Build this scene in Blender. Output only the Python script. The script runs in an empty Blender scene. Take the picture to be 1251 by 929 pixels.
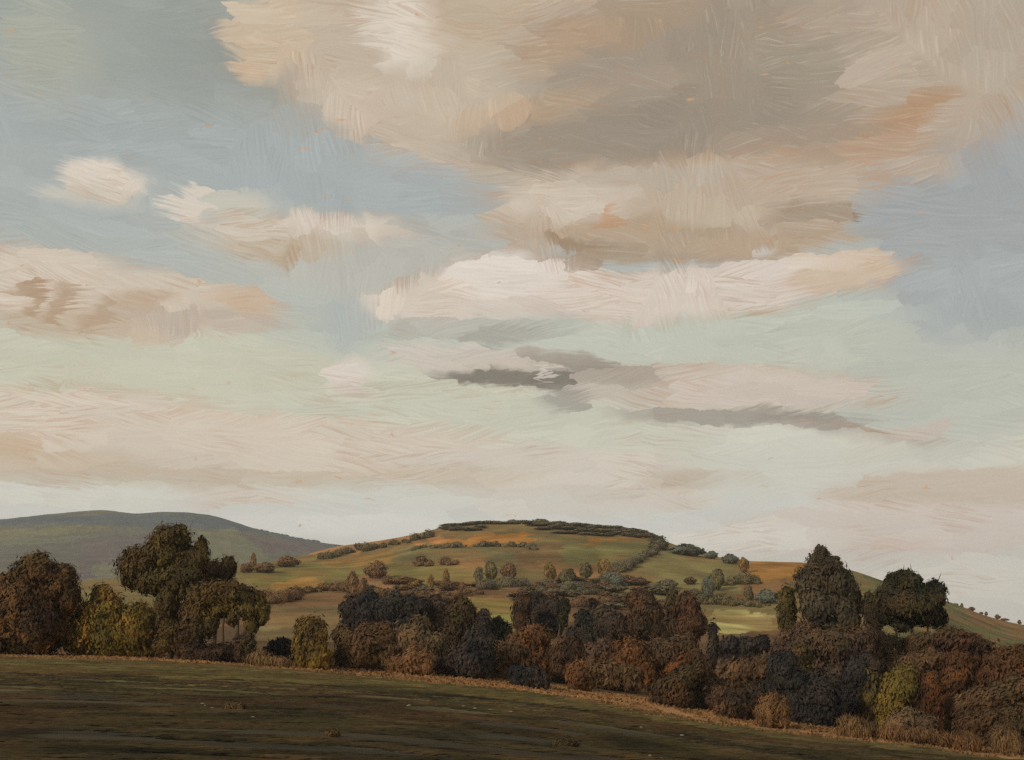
import bpy, math
import numpy as np
from math import radians, sin, cos, tan, pi

C = bpy.context.scene.collection
SC = bpy.context.scene

# ------------------------------------------------------------------ camera
W0, H0 = 1251.0, 929.0           # the picture's own pixels, used as a ruler
FPX = 1510.0                     # focal length in those pixels
HOR = 775.0                      # eye level in those pixels
EYE = 1.65
PITCH = math.atan((HOR - H0 / 2) / FPX)
CP, SP = cos(PITCH), sin(PITCH)

cam_d = bpy.data.cameras.new("camera")
cam = bpy.data.objects.new("camera", cam_d)
C.objects.link(cam)
cam.location = (0, 0, EYE)
cam.rotation_euler = (pi / 2 + PITCH, 0, 0)
cam_d.sensor_width = 36.0
cam_d.lens = 36.0 * FPX / W0
cam_d.clip_start = 0.1
cam_d.clip_end = 30000
SC.camera = cam


def lin(c):
    c = np.asarray(c, float) / 255.0
    return np.where(c <= 0.04045, c / 12.92, ((c + 0.055) / 1.055) ** 2.4)


def pix_dir(x, y):
    """direction of a picture point, scaled so that its forward part (Y) is 1"""
    x = np.asarray(x, float); y = np.asarray(y, float)
    xc = (x - W0 / 2) / FPX
    yc = -(y - H0 / 2) / FPX
    dy = CP - yc * SP
    dz = SP + yc * CP
    return xc / dy, dz / dy


def project(u, s):
    """inverse of pix_dir: X/Y and (Z-EYE)/Y to picture pixels"""
    d = CP + s * SP
    yc = (s * CP - SP) / d
    xc = u / d
    return xc * FPX + W0 / 2, H0 / 2 - yc * FPX


# ------------------------------------------------------------------ sky, sun, exposure
SUN_AZ, SUN_EL = radians(-138), radians(27)     # from behind, over the left shoulder
world = bpy.data.worlds.new("World")
SC.world = world
world.use_nodes = True
NT = world.node_tree
for n in list(NT.nodes):
    NT.nodes.remove(n)


class NB:
    """small helper that writes shader nodes"""
    def __init__(self, nt):
        self.nt = nt

    def n(self, t, **kw):
        nd = self.nt.nodes.new(t)
        for k, v in kw.items():
            setattr(nd, k, v)
        return nd

    def put(self, sock, v):
        if isinstance(v, bpy.types.NodeSocket):
            self.nt.links.new(v, sock)
        else:
            sock.default_value = v

    def m(self, op, a, b=0.0, c=None, clamp=False):
        nd = self.n('ShaderNodeMath', operation=op, use_clamp=clamp)
        self.put(nd.inputs[0], a); self.put(nd.inputs[1], b)
        if c is not None:
            self.put(nd.inputs[2], c)
        return nd.outputs[0]

    def vm(self, op, a, b=None, scale=None):
        nd = self.n('ShaderNodeVectorMath', operation=op)
        self.put(nd.inputs[0], a)
        if b is not None:
            self.put(nd.inputs[1], b)
        if scale is not None:
            self.put(nd.inputs['Scale'], scale)
        return nd.outputs['Value'] if op in ('LENGTH', 'DOT_PRODUCT') else nd.outputs[0]

    def mix(self, f, a, b, mode='MIX'):
        nd = self.n('ShaderNodeMix', data_type='RGBA', blend_type=mode)
        nd.clamp_factor = True
        self.put(nd.inputs[0], f)
        for s, v in ((nd.inputs[6], a), (nd.inputs[7], b)):
            if not isinstance(v, bpy.types.NodeSocket) and len(v) == 3:
                v = (*v, 1)
            self.put(s, v)
        return nd.outputs[2]

    def vmix(self, f, a, b):
        nd = self.n('ShaderNodeMix', data_type='VECTOR')
        self.put(nd.inputs[0], f); self.put(nd.inputs[4], a); self.put(nd.inputs[5], b)
        return nd.outputs[1]

    def noise(self, vec, scale, detail=2.0, rough=0.5, dim='3D'):
        nd = self.n('ShaderNodeTexNoise', noise_dimensions=dim)
        self.put(nd.inputs['Vector'], vec)
        nd.inputs['Scale'].default_value = scale
        nd.inputs['Detail'].default_value = detail
        nd.inputs['Roughness'].default_value = rough
        return nd

    def mapr(self, v, a, b, c=0.0, d=1.0, smooth=True):
        nd = self.n('ShaderNodeMapRange', interpolation_type='SMOOTHSTEP' if smooth else 'LINEAR')
        for i, x in enumerate((v, a, b, c, d)):
            self.put(nd.inputs[i], x)
        return nd.outputs[0]

    def mapping(self, v, loc=(0, 0, 0), rot=(0, 0, 0), sc=(1, 1, 1), kind='POINT'):
        nd = self.n('ShaderNodeMapping', vector_type=kind)
        self.put(nd.inputs[0], v)
        nd.inputs['Location'].default_value = loc
        nd.inputs['Rotation'].default_value = rot
        nd.inputs['Scale'].default_value = sc
        return nd.outputs[0]

    def comb(self, x, y, z=0.0):
        nd = self.n('ShaderNodeCombineXYZ')
        for i, v in enumerate((x, y, z)):
            self.put(nd.inputs[i], v)
        return nd.outputs[0]

    def ramp(self, f, stops, mode='LINEAR'):
        nd = self.n('ShaderNodeValToRGB')
        r = nd.color_ramp
        r.interpolation = mode
        while len(r.elements) < len(stops):
            r.elements.new(0.5)
        for e, (p, c) in zip(r.elements, stops):
            e.position = p
            e.color = (*c, 1)
        self.put(nd.inputs[0], f)
        return nd.outputs[0]


SKY_K = 10.0                       # sky colours x10 under a background strength of 0.1
B = NB(NT)
tc = B.n('ShaderNodeTexCoord')
sep = B.n('ShaderNodeSeparateXYZ')
NT.links.new(tc.outputs['Generated'], sep.inputs[0])
az = B.m('ARCTAN2', sep.outputs[0], sep.outputs[1])
el = B.m('ARCSINE', sep.outputs[2])
# unit of the sky chart: 1 = 100 px of the picture near its middle
UN = FPX / 100.0
chart = B.comb(B.m('MULTIPLY', az, UN), B.m('MULTIPLY', el, UN))


def sky_uv(x, y):
    u, s = pix_dir(x, y)
    a = math.atan2(u, 1.0)
    e = math.asin(s / math.sqrt(u * u + 1 + s * s))
    return a * UN, e * UN


# ragged cloud edges
wn = B.noise(chart, 0.9, 3.0, 0.55)
warp1 = B.vm('MULTIPLY', B.vm('SUBTRACT', wn.outputs['Color'], (0.5, 0.5, 0.5)), (0.7, 0.20, 0))
wn2 = B.noise(B.mapping(chart, sc=(4, 6.5, 1)), 1.0, 3.0, 0.6)
warp2 = B.vm('MULTIPLY', B.vm('SUBTRACT', wn2.outputs['Color'], (0.5, 0.5, 0.5)), (0.34, 0.16, 0))
pbase = B.vm('MULTIPLY', B.vm('ADD', chart, B.vm('ADD', warp1, warp2)), (1, 1, 0))
pcell = B.vm('MULTIPLY', B.vm('ADD', chart, warp2), (1, 1, 0))


def strokes(vec, sx, sy, rot):
    """long cells: every cell is drawn out one way, like one sweep of cloud"""
    v = B.mapping(vec, rot=(0, 0, rot))
    v = B.vm('MULTIPLY', v, (sx, sy, 0))
    vo = B.n('ShaderNodeTexVoronoi', voronoi_dimensions='2D', feature='F1')
    B.put(vo.inputs['Vector'], v)
    vo.inputs['Scale'].default_value = 1.0
    vo.inputs['Randomness'].default_value = 1.0
    q = B.vm('DIVIDE', vo.outputs['Position'], (sx, sy, 1))
    q = B.mapping(q, rot=(0, 0, -rot))
    return q, vo.outputs['Color']


qh, ch = strokes(pcell, 1.2, 5.5, 0.03)
qv, cv = strokes(pcell, 3.4, 2.6, 0.08)
cv_ = B.n('ShaderNodeSeparateXYZ')
NT.links.new(chart, cv_.inputs[0])
selv = B.m('MULTIPLY', B.mapr(B.noise(chart, 0.6, 1.0).outputs[0], 0.53, 0.56), B.mapr(cv_.outputs[1], sky_uv(625, 500)[1], sky_uv(625, 420)[1]))
qq = B.vmix(selv, qh, qv)
cellc = B.vmix(selv, ch, cv)
sc_ = B.n('ShaderNodeSeparateColor')
NT.links.new(cellc, sc_.inputs[0])
ang = B.m('ADD', B.m('MULTIPLY_ADD', sc_.outputs[1], 0.7, -0.35), B.m('MULTIPLY', selv, 1.45))
vr = B.n('ShaderNodeVectorRotate', rotation_type='Z_AXIS')
bend = B.vm('SCALE', B.vm('SUBTRACT', B.noise(chart, 1.6, 1.0).outputs['Color'], (0.5, 0.5, 0.5)), scale=0.12)
B.put(vr.inputs['Vector'], B.vm('ADD', chart, bend))
B.put(vr.inputs['Angle'], ang)
br = B.noise(B.mapping(vr.outputs[0], sc=(1.5, 32, 1)), 1.0, 2.0, 0.7).outputs[0]
drag = B.m('MULTIPLY', B.m('SUBTRACT', br, 0.5), B.m('MULTIPLY_ADD', selv, -0.28, 0.40))
dragv = B.comb(B.m('MULTIPLY', B.m('COSINE', ang), drag), B.m('MULTIPLY', B.m('SINE', ang), B.m('MULTIPLY', drag, -1.0)))
# each sweep takes much of its colour from its own middle
off = B.vm('SUBTRACT', qq, pcell)
pst = B.vm('ADD', B.vm('ADD', pbase, B.vm('SCALE', off, scale=0.36)), dragv)

def sky_tone(c):
    r, g, b = c
    return (r + 16, g + 10, b + 3) if b > r - 14 else (r + 2 - .06 * (r - b - 30), g + 2, b + 2 + .06 * (r - b - 30))


# clear sky by height, mixed with the physical sky
hs = sep.outputs[2]


def zsin(y):
    u, s = pix_dir(W0 / 2, y)
    return s / math.sqrt(1 + s * s)


eln = B.n('ShaderNodeSeparateXYZ')
NT.links.new(pst, eln.inputs[0])
elp = B.m('DIVIDE', eln.outputs[1], UN)
ZT = math.asin(zsin(-900))
stops = []
for y, c in ((775, (210, 211, 206)), (690, (207, 210, 207)), (640, (203, 208, 207)), (560, (198, 201, 190)), (470, (187, 193, 180)),
             (390, (172, 182, 178)), (300, (160, 171, 174)), (200, (154, 166, 170)), (80, (147, 158, 157)), (-150, (140, 150, 150)), (-900, (120, 130, 136))):
    stops.append((math.asin(zsin(y)) / ZT, lin(sky_tone(c))))
clear = B.ramp(B.m('DIVIDE', elp, ZT), stops)
clear = B.vm('SCALE', clear, scale=SKY_K)
nish = B.n('ShaderNodeTexSky', sky_type='NISHITA')
nish.sun_disc = False
nish.sun_elevation = SUN_EL
nish.sun_rotation = SUN_AZ
nish.altitude = 100
nish.air_density = 1.2
nish.dust_density = 2.0
col = B.mix(0.03, clear, nish.outputs[0])

PATCH = [
    # cx, cy, rx, ry, rot, colour, opacity, softness
    (180, 45, 240, 85, 0, (140, 152, 152), .7, .6), (330, 65, 75, 60, 0, (127, 139, 141), .65, .6),
    (235, 60, 60, 70, 0, (132, 144, 145), .5, .6), (60, 70, 60, 70, 0, (160, 166, 157), .55, .6),
    (410, 225, 210, 60, 0, (153, 167, 174), .6, .6), (150, 160, 190, 40, 0, (151, 164, 169), .5, .6),
    (1190, 270, 130, 150, 0, (147, 157, 164), .95, .35), (1190, 370, 110, 60, 0, (160, 172, 177), .6, .6),
    (1150, 480, 170, 70, 0, (172, 181, 178), .7, .6), (880, 405, 230, 40, 0, (182, 190, 181), .7, .6),
    (200, 445, 270, 45, 0, (190, 194, 178), .8, .5), (520, 480, 130, 40, 0, (191, 196, 182), .5, .6),
    # soft middle greys
    (470, 330, 220, 40, 0, (178, 178, 172), .6, .7), (560, 300, 130, 40, 0, (172, 175, 172), .6, .7),
    (300, 280, 120, 40, 0, (182, 184, 176), .5, .7),
    # the big cloud
    (640, 50, 350, 150, 0, (196, 180, 159), .97, .22), (330, 45, 62, 52, -20, (205, 184, 158), .92, .3),
    (305, 75, 22, 24, 0, (204, 178, 148), .7, .5), (300, 12, 30, 16, 0, (206, 190, 166), .7, .5),
    (450, 130, 75, 32, 10, (202, 187, 168), .85, .4), (560, 175, 110, 32, 12, (196, 180, 160), .8, .4),
    (700, 210, 170, 40, 8, (186, 172, 153), .8, .5),
    (490, 38, 62, 46, 15, (221, 209, 193), .9, .4), (600, 80, 90, 60, 0, (194, 180, 158), .6, .6),
    (590, 20, 80, 40, 0, (188, 168, 142), .6, .6),
    (1000, 60, 330, 150, 0, (177, 162, 144), .97, .2), (830, 90, 230, 110, 0, (155, 142, 126), .9, .5),
    (960, 120, 200, 90, 0, (163, 149, 131), .8, .6), (900, 30, 100, 55, 0, (158, 144, 126), .6, .6),
    (760, 30, 120, 28, -12, (172, 146, 118), .6, .7), (690, 60, 70, 24, -20, (190, 158, 126), .5, .7),
    (1150, 70, 130, 90, 0, (183, 166, 147), .85, .5), (1235, 45, 60, 60, 0, (180, 167, 149), .8, .6),
    (1080, 75, 60, 20, -10, (196, 178, 160), .6, .6), (1015, 25, 60, 30, 0, (172, 156, 138), .7, .6),
    (800, 172, 260, 48, 0, (149, 138, 123), .9, .45), (880, 120, 100, 34, -8, (151, 139, 123), .7, .6),
    (660, 135, 80, 14, -5, (190, 155, 122), .7, .7), (960, 185, 140, 36, 0, (167, 149, 130), .8, .5),
    (1120, 140, 62, 24, -18, (182, 144, 108), .85, .6), (1085, 180, 60, 24, -10, (190, 158, 130), .7, .6),
    (1130, 205, 34, 20, 0, (184, 165, 144), .7, .6),
    (830, 240, 240, 46, 0, (189, 171, 149), .92, .35), (690, 245, 85, 40, 0, (208, 194, 176), .85, .45),
    (640, 285, 60, 26, 0, (190, 172, 150), .8, .5),
    (800, 215, 150, 14, 0, (186, 172, 155), .8, .6), (880, 262, 70, 28, 0, (192, 178, 155), .7, .5),
    (960, 230, 90, 22, 0, (188, 168, 147), .7, .6),
    (770, 284, 130, 22, 0, (181, 155, 126), .8, .5), (1000, 262, 66, 16, 0, (164, 144, 122), .85, .5),
    (1048, 263, 16, 12, 0, (145, 126, 106), .9, .5), (960, 290, 90, 20, 0, (190, 170, 148), .8, .5),
    (742, 265, 12, 26, 15, (196, 148, 108), .7, .7), (700, 298, 50, 8, 10, (150, 122, 94), .7, .6),
    (830, 306, 190, 13, -2, (170, 148, 122), .85, .5), (880, 300, 100, 10, 0, (196, 180, 160), .6, .6),
    (920, 296, 150, 16, 0, (181, 158, 132), .8, .5), (860, 280, 60, 12, 0, (170, 150, 124), .6, .6), (600, 140, 60, 20, -15, (200, 172, 142), .6, .6),
    (860, 60, 60, 30, -10, (150, 138, 122), .6, .6), (980, 80, 60, 26, 0, (158, 146, 128), .6, .6), (700, 130, 60, 24, 0, (172, 156, 134), .6, .6),
    # bright clouds under it
    (640, 344, 118, 34, 2, (226, 216, 204), .95, .35), (870, 352, 215, 33, -3, (216, 203, 190), .95, .35),
    (1030, 334, 64, 26, 0, (209, 188, 163), .9, .45), (512, 372, 66, 30, -6, (216, 204, 189), .9, .4),
    (480, 368, 30, 16, -20, (222, 208, 190), .7, .6), (700, 322, 60, 10, 5, (150, 130, 108), .7, .7),
    (620, 375, 130, 12, 0, (212, 200, 186), .7, .6), (920, 335, 120, 12, -4, (222, 210, 198), .8, .6),
    (560, 398, 120, 14, 0, (170, 172, 169), .8, .6), (610, 408, 70, 8, 0, (150, 152, 148), .7, .7),
    # middle clouds
    (580, 436, 125, 18, 0, (206, 196, 183), .9, .45), (650, 445, 90, 14, 0, (196, 184, 168), .7, .6),
    (820, 468, 220, 28, 4, (196, 184, 169), .9, .45), (930, 478, 140, 26, 4, (207, 195, 182), .9, .45),
    (740, 452, 90, 16, 5, (164, 154, 141), .75, .6), (700, 440, 60, 10, 8, (140, 132, 120), .6, .7),
    (600, 459, 78, 13, 2, (122, 115, 104), .92, .5), (672, 463, 30, 15, 0, (118, 111, 101), .85, .6),
    (690, 485, 34, 18, 0, (150, 146, 136), .7, .6), (660, 455, 5, 12, 0, (214, 204, 190), .8, .5),
    (905, 511, 160, 12, 4, (150, 141, 130), .85, .55), (980, 520, 60, 10, 6, (136, 127, 118), .7, .6),
    (900, 523, 70, 6, 2, (206, 198, 186), .6, .6),
    (1048, 530, 88, 9, 8, (146, 137, 128), .85, .6), (1130, 524, 45, 10, -8, (196, 178, 165), .7, .6),
    (1020, 545, 110, 16, 0, (196, 196, 186), .5, .7),
    # left clouds
    (132, 220, 56, 22, 0, (222, 210, 194), .95, .4), (110, 240, 60, 14, 0, (206, 198, 182), .7, .6),
    (230, 250, 30, 27, 0, (217, 206, 190), .9, .5), (290, 256, 40, 18, 0, (190, 190, 180), .7, .6),
    (370, 282, 125, 23, -4, (207, 195, 178), .92, .45), (340, 304, 90, 16, 0, (194, 178, 155), .8, .5),
    (410, 272, 60, 12, 0, (216, 205, 191), .8, .6), (350, 312, 14, 14, 0, (184, 158, 128), .7, .7),
    (50, 340, 130, 40, 0, (215, 201, 183), .95, .35), (190, 372, 140, 36, 0, (209, 194, 175), .92, .4),
    (90, 394, 120, 18, 0, (198, 178, 153), .8, .5), (38, 365, 14, 36, 10, (176, 146, 116), .8, .6),
    (75, 372, 12, 30, 5, (180, 150, 120), .75, .6), (125, 380, 22, 34, 5, (182, 154, 124), .75, .6),
    (190, 370, 20, 26, 30, (186, 160, 132), .7, .6), (165, 340, 60, 16, 0, (209, 196, 178), .8, .6),
    (300, 372, 42, 20, 0, (202, 176, 148), .85, .6), (250, 392, 100, 14, 0, (190, 174, 158), .7, .6),
    (430, 392, 40, 40, 0, (162, 175, 180), .6, .7),
    (432, 458, 32, 27, 0, (219, 209, 197), .92, .45), (434, 476, 20, 8, 0, (208, 196, 182), .8, .5),
    # low cream banks
    (70, 522, 270, 48, 0, (211, 197, 178), .96, .25), (330, 547, 270, 38, 0, (210, 196, 178), .95, .3),
    (230, 585, 250, 15, 0, (196, 180, 157), .8, .6), (60, 562, 120, 16, 0, (197, 178, 152), .7, .6),
    (120, 500, 60, 12, 0, (213, 200, 183), .7, .6), (20, 545, 30, 14, 0, (196, 166, 132), .7, .7),
    (650, 575, 200, 32, 0, (209, 199, 185), .9, .4), (540, 580, 120, 14, 0, (200, 184, 160), .7, .6),
    (850, 586, 72, 16, -2, (194, 177, 154), .85, .5), (790, 610, 100, 14, 0, (208, 195, 178), .7, .6),
    (960, 560, 110, 40, 0, (194, 199, 191), .75, .6),
    (1180, 600, 160, 32, 0, (199, 182, 163), .92, .35), (1100, 610, 60, 10, 0, (196, 178, 158), .7, .6),
    (1090, 652, 230, 36, 0, (214, 200, 187), .92, .4), (700, 620, 140, 14, 0, (210, 201, 188), .7, .7),
    (300, 610, 90, 12, 0, (212, 199, 184), .7, .6), (80, 610, 140, 14, 0, (200, 203, 194), .6, .7),
    (400, 645, 260, 16, 0, (209, 212, 209), .7, .7), (900, 660, 120, 22, 0, (211, 211, 205), .7, .7),
    (1090, 668, 50, 8, 0, (212, 188, 172), .6, .7),
    (1180, 710, 120, 30, 0, (212, 210, 203), .6, .7),
]
# clouds whose ragged rims show orange underpaint
RIMS = {(640, 50): .35, (1000, 60): .4, (830, 240): .4, (640, 344): .5, (870, 352): .45, (1030, 334): .5, (512, 372): .45, (50, 340): .45, (190, 372): .45, (370, 282): .3, (70, 522): .4, (330, 547): .4, (930, 478): .35, (1048, 530): .45}
for (cx, cy, rx, ry, rot, c, op, so) in PATCH:
    lu, lv = sky_uv(cx, cy)
    if cy > 490:
        c = tuple(v + 6 for v in c)
    # (the previous colour enters with no weight, so that the patches are worked out one after another)
    mad = B.n('ShaderNodeVectorMath', operation='MULTIPLY_ADD')
    B.put(mad.inputs[0], col); B.put(mad.inputs[1], (1e-9, 1e-9, 0)); B.put(mad.inputs[2], pst)
    v = B.mapping(mad.outputs[0], loc=(lu, lv, 0), rot=(0, 0, -radians(rot)), sc=(rx / 100.0, ry / 100.0, 1), kind='TEXTURE')
    r = B.vm('LENGTH', v)
    if (cx, cy) in RIMS:
        fr = B.m('MULTIPLY', B.mapr(r, 1.16 + so * .4, 1.02 - so * .5, 0.0, RIMS[(cx, cy)]), B.mapr(br, .60, .42))
        col = B.mix(fr, col, tuple(lin((204, 152, 108)) * SKY_K))
    so *= .72
    f = B.mapr(r, 1.0 + so * .55, 1.0 - so, 0.0, op)
    col = B.mix(f, col, tuple(lin(sky_tone(c)) * SKY_K))

# small orange flecks along ragged cloud edges
fl = B.noise(B.mapping(pbase, sc=(5, 11, 1)), 1.0, 2.0, 0.5).outputs[0]
flm = B.noise(chart, 1.1, 2.0).outputs[0]
ff = B.m('MULTIPLY', B.mapr(fl, 0.685, 0.73), B.mapr(flm, 0.50, 0.58))
col = B.mix(B.m('MULTIPLY', ff, 0.6), col, tuple(lin((208, 158, 112)) * SKY_K))
# orange underpaint showing between the streaks of the warm clouds
sw = B.n('ShaderNodeSeparateColor')
NT.links.new(col, sw.inputs[0])
warm = B.mapr(B.m('SUBTRACT', sw.outputs[0], sw.outputs[2]), 0.08 * SKY_K, 0.14 * SKY_K)
wmask = B.mapr(B.noise(B.mapping(chart, sc=(.8, 1.3, 1)), 1.0, 2.0).outputs[0], .46, .60)
wf = B.m('MULTIPLY', B.m('MULTIPLY', warm, wmask), B.mapr(br, .54, .36, 0.0, 0.30))
col = B.mix(wf, col, tuple(lin((190, 146, 112)) * SKY_K))
# pale ridges along the streaks of the warm clouds
col = B.mix(B.m('MULTIPLY', warm, B.mapr(br, .56, .72, 0.0, 0.22)), col, tuple(lin((214, 200, 180)) * SKY_K))
# sweep to sweep change, and fine drawn-out streaks whose direction wanders
lum = B.m('MULTIPLY_ADD', sc_.outputs[0], 0.08, 0.96)
amp = B.m('MULTIPLY', B.mapr(B.noise(chart, 1.1, 1.0).outputs[0], 0.35, 0.65, 0.14, 0.46), B.mapr(elp, math.asin(zsin(660)), math.asin(zsin(430)), 0.4, 1.0))
lum = B.m('MULTIPLY', lum, B.m('ADD', 1.0, B.m('MULTIPLY', B.m('SUBTRACT', br, 0.5), amp)))
weave = B.noise(B.mapping(chart, sc=(34, 34, 1)), 1.0, 2.0, 0.7).outputs[0]
lum = B.m('MULTIPLY', lum, B.m('MULTIPLY_ADD', weave, 0.12, 0.94))
col = B.vm('SCALE', col, scale=lum)
# below the horizon the far land
col = B.mix(B.mapr(hs, -0.03, -0.005, 1.0, 0.0), col, tuple(np.array((.10, .085, .055)) * SKY_K))
bg = B.n('ShaderNodeBackground')
bg.inputs['Strength'].default_value = 0.1
NT.links.new(col, bg.inputs['Color'])
wo = B.n('ShaderNodeOutputWorld')
NT.links.new(bg.outputs[0], wo.inputs['Surface'])
world.cycles.sampling_method = 'MANUAL'
world.cycles.sample_map_resolution = 512

sun_d = bpy.data.lights.new("sun", 'SUN')
sun_d.energy = 2.0
sun_d.angle = radians(4)
sun_d.color = (1.0, 0.86, 0.66)
sun = bpy.data.objects.new("sun", sun_d)
C.objects.link(sun)
sun.rotation_euler = (pi / 2 - SUN_EL, 0, -SUN_AZ + pi)
sun.location = (-40, -20, 60)

SC.view_settings.view_transform = 'Standard'
SC.view_settings.look = 'None'
SC.view_settings.exposure = 0.0
SC.view_settings.gamma = 1.0
SC.view_settings.use_curve_mapping = False
SC.cycles.use_denoising = False
SC.cycles.max_bounces = 5
SC.cycles.diffuse_bounces = 2
SC.cycles.volume_bounces = 0


# ------------------------------------------------------------------ terrain
def pchip(x, y, xi):
    x = np.asarray(x, float); y = np.asarray(y, float)
    one = y.ndim == 1
    if one:
        y = y[:, None]
    h = np.diff(x)[:, None]
    d = np.diff(y, axis=0) / h
    m = np.zeros_like(y)
    if len(x) > 2:
        w1 = 2 * h[1:] + h[:-1]; w2 = h[1:] + 2 * h[:-1]
        ok = d[:-1] * d[1:] > 0
        with np.errstate(divide='ignore', invalid='ignore'):
            hm = (w1 + w2) / (w1 / d[:-1] + w2 / d[1:])
        m[1:-1] = np.where(ok, hm, 0)
    m[0] = d[0]; m[-1] = d[-1]
    xi = np.clip(xi, x[0], x[-1])
    i = np.clip(np.searchsorted(x, xi, side='right') - 1, 0, len(x) - 2)
    t = ((xi - x[i]) / (x[i + 1] - x[i]))[:, None]
    hh = (x[i + 1] - x[i])[:, None]
    r = ((2 * t**3 - 3 * t**2 + 1) * y[i] + (t**3 - 2 * t**2 + t) * hh * m[i]
         + (-2 * t**3 + 3 * t**2) * y[i + 1] + (t**3 - t**2) * hh * m[i + 1])
    return r[:, 0] if one else r


def near_plane(X):
    return -1.72 - 0.03 * np.clip(X, -30, 30)


ROWS = [  # distance, and the height line of the land there as picture points
    (50, [(-1500, 800), (0, 826), (430, 844), (640, 862), (880, 897), (1251, 934), (2500, 990)]),
    (110, [(-1500, 770), (0, 803), (200, 808), (430, 825), (640, 845), (880, 885), (1100, 909), (1251, 927), (2500, 985)]),
    (130, [(-1500, 765), (0, 799), (200, 802), (430, 815), (640, 832), (880, 864), (1100, 890), (1251, 908), (2500, 960)]),
    (180, [(-1500, 760), (0, 784), (430, 792), (640, 805), (880, 828), (1100, 846), (1251, 860), (2500, 900)]),
    (250, [(-1500, 750), (0, 768), (430, 768), (640, 780), (880, 795), (1100, 808), (1251, 822), (2500, 860)]),
    (350, [(-1500, 740), (0, 748), (300, 742), (430, 744), (640, 750), (880, 768), (1000, 772), (1100, 778), (1251, 803), (2500, 850)]),
    (500, [(-1500, 732), (0, 730), (300, 714), (430, 712), (640, 714), (880, 732), (1000, 726), (1100, 738), (1251, 784), (2500, 840)]),
    (680, [(-1500, 728), (0, 718), (300, 692), (430, 684), (560, 667), (640, 666), (780, 668), (815, 672), (870, 680), (905, 685), (1000, 690), (1100, 718), (1160, 738), (1251, 766), (2500, 835)]),
    (880, [(-1500, 728), (0, 719), (300, 697), (370, 682), (420, 668), (500, 656), (545, 648), (640, 643), (760, 650), (805, 663), (870, 686), (905, 692), (1000, 698), (1100, 726), (1251, 776), (2500, 845)]),
    (1150, [(-1500, 726), (0, 724), (300, 715), (420, 690), (560, 672), (640, 668), (760, 672), (900, 720), (1100, 765), (1251, 800), (2500, 850)]),
    (1700, [(-1500, 715), (0, 700), (150, 697), (280, 700), (400, 706), (640, 740), (900, 775), (1251, 795), (2500, 805)]),
    (2400, [(-1500, 690), (0, 662), (150, 655), (280, 664), (370, 685), (640, 745), (900, 778), (1251, 790), (2500, 795)]),
    (3100, [(-1500, 668), (-300, 655), (0, 638), (60, 632), (125, 628), (165, 632), (205, 629), (250, 632), (285, 640), (310, 649), (370, 661), (430, 670), (640, 740), (900, 778), (1251, 786), (2500, 790)]),
    (4600, [(-1500, 780), (0, 780), (2500, 782)]),
]
UF = np.concatenate([np.linspace(-2.6, -0.56, 40, endpoint=False), np.linspace(-0.56, 0.56, 760), np.linspace(0.56, 2.6, 41)[1:]])
YF = np.concatenate([np.linspace(13, 50, 60, endpoint=False), np.linspace(50, 110, 60, endpoint=False), np.linspace(110, 180, 40, endpoint=False),
                     np.linspace(180, 350, 45, endpoint=False), np.linspace(350, 950, 150, endpoint=False), np.linspace(950, 1700, 30, endpoint=False),
                     np.linspace(1700, 3300, 60, endpoint=False), np.linspace(3300, 4600, 14)])
zr = [near_plane(UF * 13.0)]
ys = [13.0]
for Y, pts in ROWS:
    p = np.array(pts, float)
    u, s = pix_dir(p[:, 0], p[:, 1])
    zr.append(pchip(u, s * Y, UF)); ys.append(Y)
LY = np.log(YF)
ZT_ = pchip(np.log(ys), np.array(zr), LY)          # [row, column], relative to the eye


def vnoise(x, y, seed=0):
    xi = np.floor(x).astype(np.int64); yi = np.floor(y).astype(np.int64)
    fx = x - xi; fy = y - yi
    fx = fx * fx * (3 - 2 * fx); fy = fy * fy * (3 - 2 * fy)

    def h(a, b):
        n = (a * 374761393 + b * 668265263 + seed * 1442695041) & 0xffffffff
        n = ((n ^ (n >> 13)) * 1274126177) & 0xffffffff
        return ((n ^ (n >> 16)) & 0xffff) / 65535.0
    return (h(xi, yi) * (1 - fx) + h(xi + 1, yi) * fx) * (1 - fy) + (h(xi, yi + 1) * (1 - fx) + h(xi + 1, yi + 1) * fx) * fy


UU, YY = np.meshgrid(UF, YF)
XX = UU * YY
lump = (vnoise(XX / 45, YY / 45, 1) - .5) * np.clip((YY - 140) / 300, 0, 1) * 2.2 + (vnoise(XX / 14, YY / 14, 2) - .5) * np.clip((YY - 90) / 200, 0, 1) * .7
lump += (vnoise(XX / 120, YY / 160, 5) - .5) * np.clip((YY - 1100) / 800, 0, 1) * 10
ZT_ = ZT_ + lump
ZT_ += (vnoise(XX / 3.5, YY / 1.2, 7) - .5) * .07 * np.clip((YY - 13) / 8, 0, 1) * (YY < 109)


def H(u, Y):
    u = np.atleast_1d(np.asarray(u, float)); Y = np.atleast_1d(np.asarray(Y, float))
    iu = np.clip(np.searchsorted(UF, u) - 1, 0, len(UF) - 2)
    iy = np.clip(np.searchsorted(YF, Y) - 1, 0, len(YF) - 2)
    a = np.clip((u - UF[iu]) / (UF[iu + 1] - UF[iu]), 0, 1); b = np.clip((Y - YF[iy]) / (YF[iy + 1] - YF[iy]), 0, 1)
    return (ZT_[iy, iu] * (1 - a) + ZT_[iy, iu + 1] * a) * (1 - b) + (ZT_[iy + 1, iu] * (1 - a) + ZT_[iy + 1, iu + 1] * a) * b


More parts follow.
